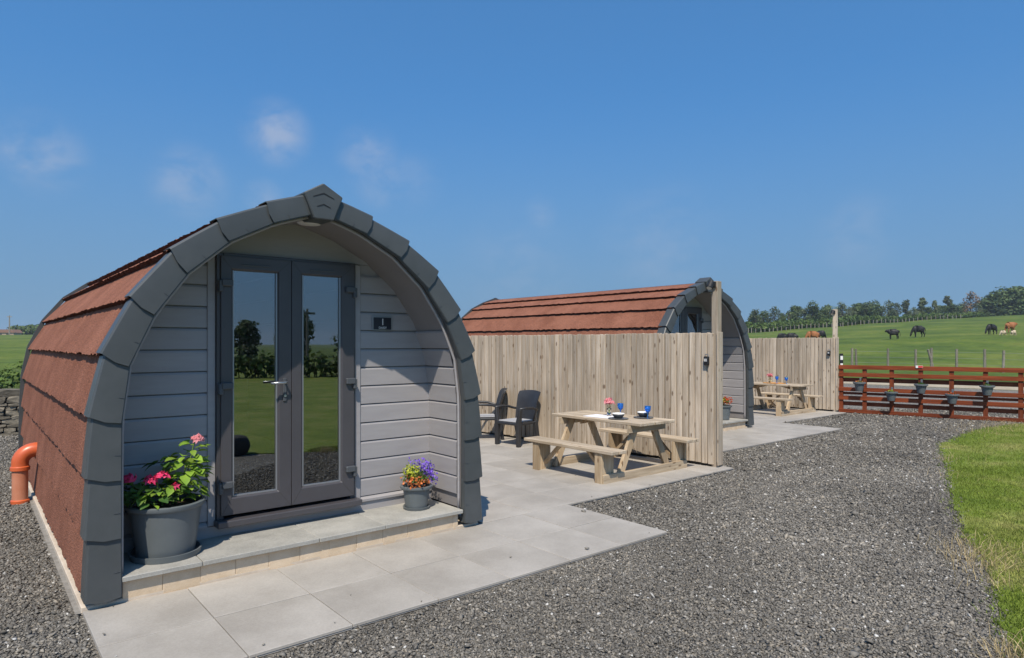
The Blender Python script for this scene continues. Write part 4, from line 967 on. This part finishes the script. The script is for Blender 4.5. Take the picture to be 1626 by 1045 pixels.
# ---------------------------------------------------------------- trees along the crest
def tree_mesh(h, wd, n, size, foliage, kind='round', seed=0):
    random.seed(seed); blobs = []
    m = 17 if kind == 'round' else 16
    for q in range(m):
        t_ = (q + random.random()) / m; a = random.uniform(0, 6.28); rr = wd * .5 * (math.sin(math.pi * min(1, t_ * .82 + .12)) if kind == 'round' else (1.05 - t_) * .8 + .12) * random.uniform(.3, .9)
        s = wd * random.uniform(.16, .30) * (1 if kind == 'round' else .7)
        blobs.append((rr * math.cos(a), rr * math.sin(a), h * (.06 + .84 * t_), s, s, s * random.uniform(.7, 1.1)))
    V, F = leaf_cloud(blobs, n, size)
    me = bpy.data.meshes.new('crown'); me.from_pydata(V.tolist(), [], F.tolist()); me.materials.append(foliage)
    mb = MB().tube([(0, 0, -.3), (.1, 0, h * .35), (.0, .1, h * .7), (0, 0, h * .92)], [wd * .035, wd * .028, wd * .016, .03], 7)
    for b in blobs: mb.tube([(0, .05, b[2] * .55), (b[0] * .6, b[1] * .6, b[2] * .85), (b[0], b[1], b[2])], [wd * .014, wd * .009, .02], 5)
    mt = bpy.data.meshes.new('trunk'); mt.from_pydata(mb.v, [], mb.f); mt.materials.append(M_bark)
    return me, mt
TM = {}
for q in range(4): TM['g%d' % q] = tree_mesh(8, 6.5, 2300, .27, M_tree, 'round', 20 + q)
for q in range(3): TM['s%d' % q] = tree_mesh(8, 5, 1100, .24, M_tree2, 'round', 40 + q)
for q in range(2): TM['t%d' % q] = tree_mesh(8, 4.6, 1300, .24, M_tree2, 'tall', 60 + q)
TM['d0'] = tree_mesh(8, 3.6, 900, .17, M_dead, 'round', 80); TM['b0'] = tree_mesh(8, 5, 60, .15, M_dead, 'round', 81)
random.seed(99)
spec = [(1200, 489, 's0', 1), (1212, 493, 'g1', 1), (1229, 487, 's1', 1), (1245, 494, 'b0', 1), (1252, 497, 'b0', 1), (1264, 484, 'g0', 1), (1277, 488, 's2', 1), (1290, 482, 'g2', 1.05), (1304, 490, 's0', 1), (1316, 485, 'g3', 1),
        (1329, 487, 's1', 1), (1338, 479, 's2', 1.0), (1350, 486, 's0', 1.0), (1362, 480, 'g0', 1.05), (1376, 479, 'g1', 1.1), (1390, 480, 'g2', 1.05), (1400, 486, 's1', 1), (1411, 477, 's2', 1), (1424, 479, 's0', .9), (1439, 473, 't0', 1.1), (1452, 488, 's1', .8), (1464, 471, 't1', 1.25),
        (1474, 488, 'g3', .8), (1484, 474, 't0', .8), (1494, 484, 'g0', 1.0), (1505, 468, 't1', 1.1), (1513, 482, 'g1', 1.1), (1524, 484, 'g2', 1.1), (1533, 480, 's2', 1), (1541, 461, 'd0', 1.3), (1551, 482, 's1', 1), (1563, 475, 'g0', 1.2), (1576, 466, 'g1', 1.35), (1590, 460, 'g2', 1.4), (1606, 458, 'g3', 1.4), (1622, 453, 'g0', 1.5), (1640, 455, 'g1', 1.5), (1660, 452, 'g2', 1.5),
        (1196, 497, 'g2', .8), (1240, 498, 'g3', .7), (1300, 498, 'g0', .8), (1340, 497, 'g1', .8), (1420, 494, 'g2', .8), (1445, 496, 'g1', .8), (1470, 497, 'g0', .7), (1560, 492, 'g3', .9), (1585, 486, 'g0', 1.0), (1612, 484, 'g2', 1.0), (1630, 482, 'g3', 1.0), (1598, 490, 's1', .9)]
desc = {'g': 'rounded dark green tree', 's': 'sparse grey green tree', 't': 'slim upright tree', 'd': 'russet dying tree', 'b': 'almost bare tree'}
spec.sort(key=lambda a: a[0]); cnt = {}; tot = {}
ordn = lambda n: str(n) + ('th' if 10 <= n % 100 <= 20 else {1: 'st', 2: 'nd', 3: 'rd'}.get(n % 10, 'th'))
for q, (px, ty_, kd_, ws) in enumerate(spec):
    cnt[kd_[0]] = cnt.get(kd_[0], 0) + 1
    Y_ = 185 + (px - 1190) * .085 + random.uniform(-4, 12); x = at(px, Y_); z = hz(x, Y_) - .2; ztop = 1.7 + (546 - ty_) * Y_ / 1040; H_ = max(3, ztop - z); s = H_ / 8
    t = thing('crest_tree', desc[kd_[0]] + ', ' + ordn(cnt[kd_[0]]) + ' of its kind from the left along the field crest', 'tree', (x, Y_, z), random.uniform(0, 6.28), 'trees along the crest of the field')
    me, mt = TM[kd_]; M = Matrix.Diagonal((max(s, .75) * ws, max(s, .75) * ws, s, 1))
    inst('crown', me, t, M); inst('trunk', mt, t, M)

# ---------------------------------------------------------------- cattle and sheep
def beast(name, label, cat, px, Y_, rz, L_, hide, grazing=True, fat=1.0, group=None, leg=1.0, standing_head=False):
    """one skinned body: trunk, neck, head, four jointed legs, tail; faces +x"""
    V = []; Ed = []; R = []
    def p(x, y, z, r, r2=None): V.append((x, y, z)); R.append((r, r2 or r)); return len(V) - 1
    sh = .72 * leg
    a = p(-.02, 0, sh + .18, .30 * fat, .33 * fat); b = p(.42, 0, sh + .19, .28 * fat, .32 * fat); c = p(.68, 0, sh + .22, .22 * fat, .26 * fat); d = p(-.45, 0, sh + .20, .28 * fat, .30 * fat); e = p(-.72, 0, sh + .23, .17 * fat, .2 * fat)
    Ed += [(a, b), (b, c), (a, d), (d, e)]
    if grazing: nk = [p(.92, 0, sh + .02, .15, .18), p(1.05, 0, sh - .30, .11, .14), p(1.12, .0, .30, .11, .12), p(1.20, 0, .10, .075, .08)]
    else: nk = [p(.88, 0, sh + .30, .20, .22), p(1.0, 0, sh + .36, .17, .18), p(1.15, .05, sh + .32, .13, .14), p(1.32, .08, sh + .22, .09, .10)]
    Ed += [(c, nk[0]), (nk[0], nk[1]), (nk[1], nk[2]), (nk[2], nk[3])]
    for s in (-1, 1):
        e0 = p(nk[2 if grazing else 1].__int__() * 0 + V[nk[2]][0] - .06, s * .17, V[nk[2]][2] + .08, .035); Ed.append((nk[2], e0))
        f = [p(.50, s * .17, sh - .02, .12), p(.47 + .06 * s, s * .18, .38 * leg, .085), p(.46 + .06 * s, s * .18, .16, .065), p(.48 + .06 * s, s * .18, .02, .06)]
        Ed += [(b, f[0])] + list(zip(f[:-1], f[1:]))
        g = [p(-.52, s * .17, sh - .02, .15), p(-.50 - .08 * s, s * .18, .48 * leg, .11), p(-.62 - .08 * s, s * .18, .33 * leg, .08), p(-.58 - .08 * s, s * .18, .14, .065), p(-.55 - .08 * s, s * .18, .02, .06)]
        Ed += [(d, g[0])] + list(zip(g[:-1], g[1:]))
    t = [p(-.86, 0, sh + .26, .05), p(-.95, 0, sh - .05, .025), p(-.95, 0, sh - .38, .035)]; Ed += [(e, t[0]), (t[0], t[1]), (t[1], t[2])]
    me = bpy.data.meshes.new(name); me.from_pydata(V, Ed, []); o = bpy.data.objects.new(name, me); COL.objects.link(o)
    m = o.modifiers.new('skin', 'SKIN'); m.use_smooth_shade = True
    for q, sv in enumerate(me.skin_vertices[0].data): sv.radius = R[q]; sv.use_root = (q == 0)
    sbd = o.modifiers.new('sub', 'SUBSURF'); sbd.levels = 1; sbd.render_levels = 1
    bpy.context.view_layer.update(); m2 = bpy.data.meshes.new_from_object(o.evaluated_get(bpy.context.evaluated_depsgraph_get())); m2.name = name
    o.modifiers.clear(); o.data = m2; m2.materials.clear(); m2.materials.append(hide); m2.polygons.foreach_set('use_smooth', [True] * len(m2.polygons))
    x = at(px, Y_); s = L_ / 3.05; o.location = (x, Y_, hz(x, Y_)); o.scale = (s, s * 1.15, s * 1.35); o.rotation_euler = (0, 0, rz); tag(o, label, cat, group); return o
PI = math.pi
beast('cow', 'black cow standing with raised head, left of the grazing one', 'cow', 1419, 76, PI - .5, 2.1, M_cowb, False, 1.25, 'cattle')
beast('cow', 'black cow grazing left in the middle of the field', 'cow', 1459, 77, PI - .15, 2.4, M_cowb, True, 1.2, 'cattle')
beast('cow', 'black cow grazing beside the russet cow on the right', 'cow', 1575, 82, PI + .1, 2.3, M_cowb, True, 1.2, 'cattle')
beast('cow', 'russet cow behind the two cream sheep on the right', 'cow', 1604, 84, .15, 2.5, M_cowr, False, 1.2, 'cattle')
beast('sheep', 'cream sheep in front of the russet cow, left of the two', 'sheep', 1593, 76, PI, 1.15, M_sheep, True, 1.35, 'sheep', .8)
beast('sheep', 'cream sheep in front of the russet cow, right of the two', 'sheep', 1609, 75, 0.3, 1.2, M_sheep, True, 1.35, 'sheep', .8)
beast('cow', 'leftmost black cow whose back shows over the farther fence', 'cow', 1243, 76, PI - 1.1, 2.4, M_cowb, True, 1.25, 'cattle')
beast('cow', 'second black cow from the left showing over the farther fence', 'cow', 1258, 75, PI - .8, 2.4, M_cowb, True, 1.25, 'cattle')
beast('cow', 'russet cow whose back shows over the farther fence', 'cow', 1291, 79, PI - .1, 2.6, M_cowr, True, 1.2, 'cattle')
beast('cow', 'black cow behind the russet one over the farther fence', 'cow', 1303, 84, .3, 2.3, M_cowb, True, 1.2, 'cattle')

# ---------------------------------------------------------------- far left: farm buildings, pole, wood on the skyline
hedge('distant dark wood along the left skyline', (at(18, 255), 255), (at(120, 262), 262), 5, 4.2, 5000, .5)
hedge('distant low wood at the left picture edge', (at(-80, 270), 270), (at(10, 268), 268), 5, 2.5, 3000, .5)
M_farm = mat('pale_farm_wall', (.36, .27, .2), .8); M_farmr = mat('brown_farm_roof', (.22, .12, .08), .8)
fb = thing('farm_building', 'low pale farm building far off on the left skyline', 'building', (at(7, 245), 245, hz(at(7, 245), 245) - .3))
MB().box(-4, 5, -2, 2, 0, 1.5).build('wall', M_farm, fb); frompoly(MB(), [(-4.3, 1.5), (5.3, 1.5), (4.2, 2.7), (-3.2, 2.7)], -2.3, 2.3).build('roof', M_farmr, fb)
for q in range(3): MB().box(-3 + q * 2.6, -2 + q * 2.6, -2.03, -2.003, .4, 1.2).build('window', M_dark, fb)
tp = thing('telegraph_pole', 'thin telegraph pole on the far left skyline', 'pole', (at(15, 240), 240, hz(at(15, 240), 240)))
MB().tube([(0, 0, 0), (0, 0, 7.6)], [.24, .17], 8).build('pole', M_post, tp); MB().box(-.9, .9, -.08, .08, 7.0, 7.25).build('crossarm', M_post, tp)

# ---------------------------------------------------------------- behind the camera: what the door glass mirrors
hedge('clipped field hedge along the far side of the lawn, mirrored in the door glass', (13, -28), (38, 18), 1.3, 1.25, 9000, .13)
rt = thing('garden_tree', 'leafy tree beyond the lawn, mirrored in the left door pane', 'tree', (19.3, -16.6, 0), .6)
me, mt = tree_mesh(7.2, 5.4, 4200, .12, M_tree2, 'round', 120); inst('crown', me, rt, Matrix.Identity(4)); inst('trunk', mt, rt, Matrix.Identity(4))
random.seed(5)
for x, y, s, lb in ((50, -17, .55, 'dark rounded tree beyond the lawn, mirrored in the right door pane'), (47, -26, .5, 'low tree beyond the hedge mirrored in the left door pane'), (70, -34, .8, 'far tree behind the hedge, mirrored between the door panes')):
    t = thing('far_tree', lb, 'tree', (x, y, 0), random.uniform(0, 6)); me, mt = TM['g%d' % random.randint(0, 3)]; inst('crown', me, t, Matrix.Scale(s, 4)); inst('trunk', mt, t, Matrix.Scale(s, 4))
rp = thing('telegraph_pole', 'telegraph pole with crossarm mirrored in the right door pane', 'pole', (48.7, -21, 0), .5)
MB().tube([(0, 0, 0), (0, 0, 4.9)], [.14, .10], 8).build('pole', M_post, rp); MB().box(-.8, .8, -.06, .06, 4.4, 4.6).build('crossarm', M_post, rp)
bo = inst('boulder', st_me[0], None, Matrix.Translation((2.25, 2.25, .14)) @ Matrix.Rotation(.7, 4, 'Z') @ Matrix.Diagonal((.5, .35, .38, 1)))
bo.data = bo.data.copy(); bo.data.materials.clear(); bo.data.materials.append(M_dark); m_ = bo.modifiers.new('s', 'SUBSURF'); m_.levels = 2; m_.render_levels = 2; tag(bo, 'dark boulder at the lawn edge, mirrored low in the left door pane', 'boulder')

# ---------------------------------------------------------------- thin summer haze
hzm = bpy.data.materials.new('haze'); hzm.use_nodes = True; t_ = hzm.node_tree; t_.nodes.remove(t_.nodes['Principled BSDF'])
pv = nd(t_, 'ShaderNodeVolumePrincipled'); pv.inputs['Color'].default_value = (.82, .90, 1, 1); pv.inputs['Density'].default_value = .00035; pv.inputs['Anisotropy'].default_value = .2
t_.links.new(pv.outputs[0], t_.nodes['Material Output'].inputs['Volume'])
hb = MB().box(-1550, 1550, -950, 2550, -1.2, 26).build('haze', hzm); tag(hb, 'thin pale summer haze over the fields', 'haze', kind='stuff')
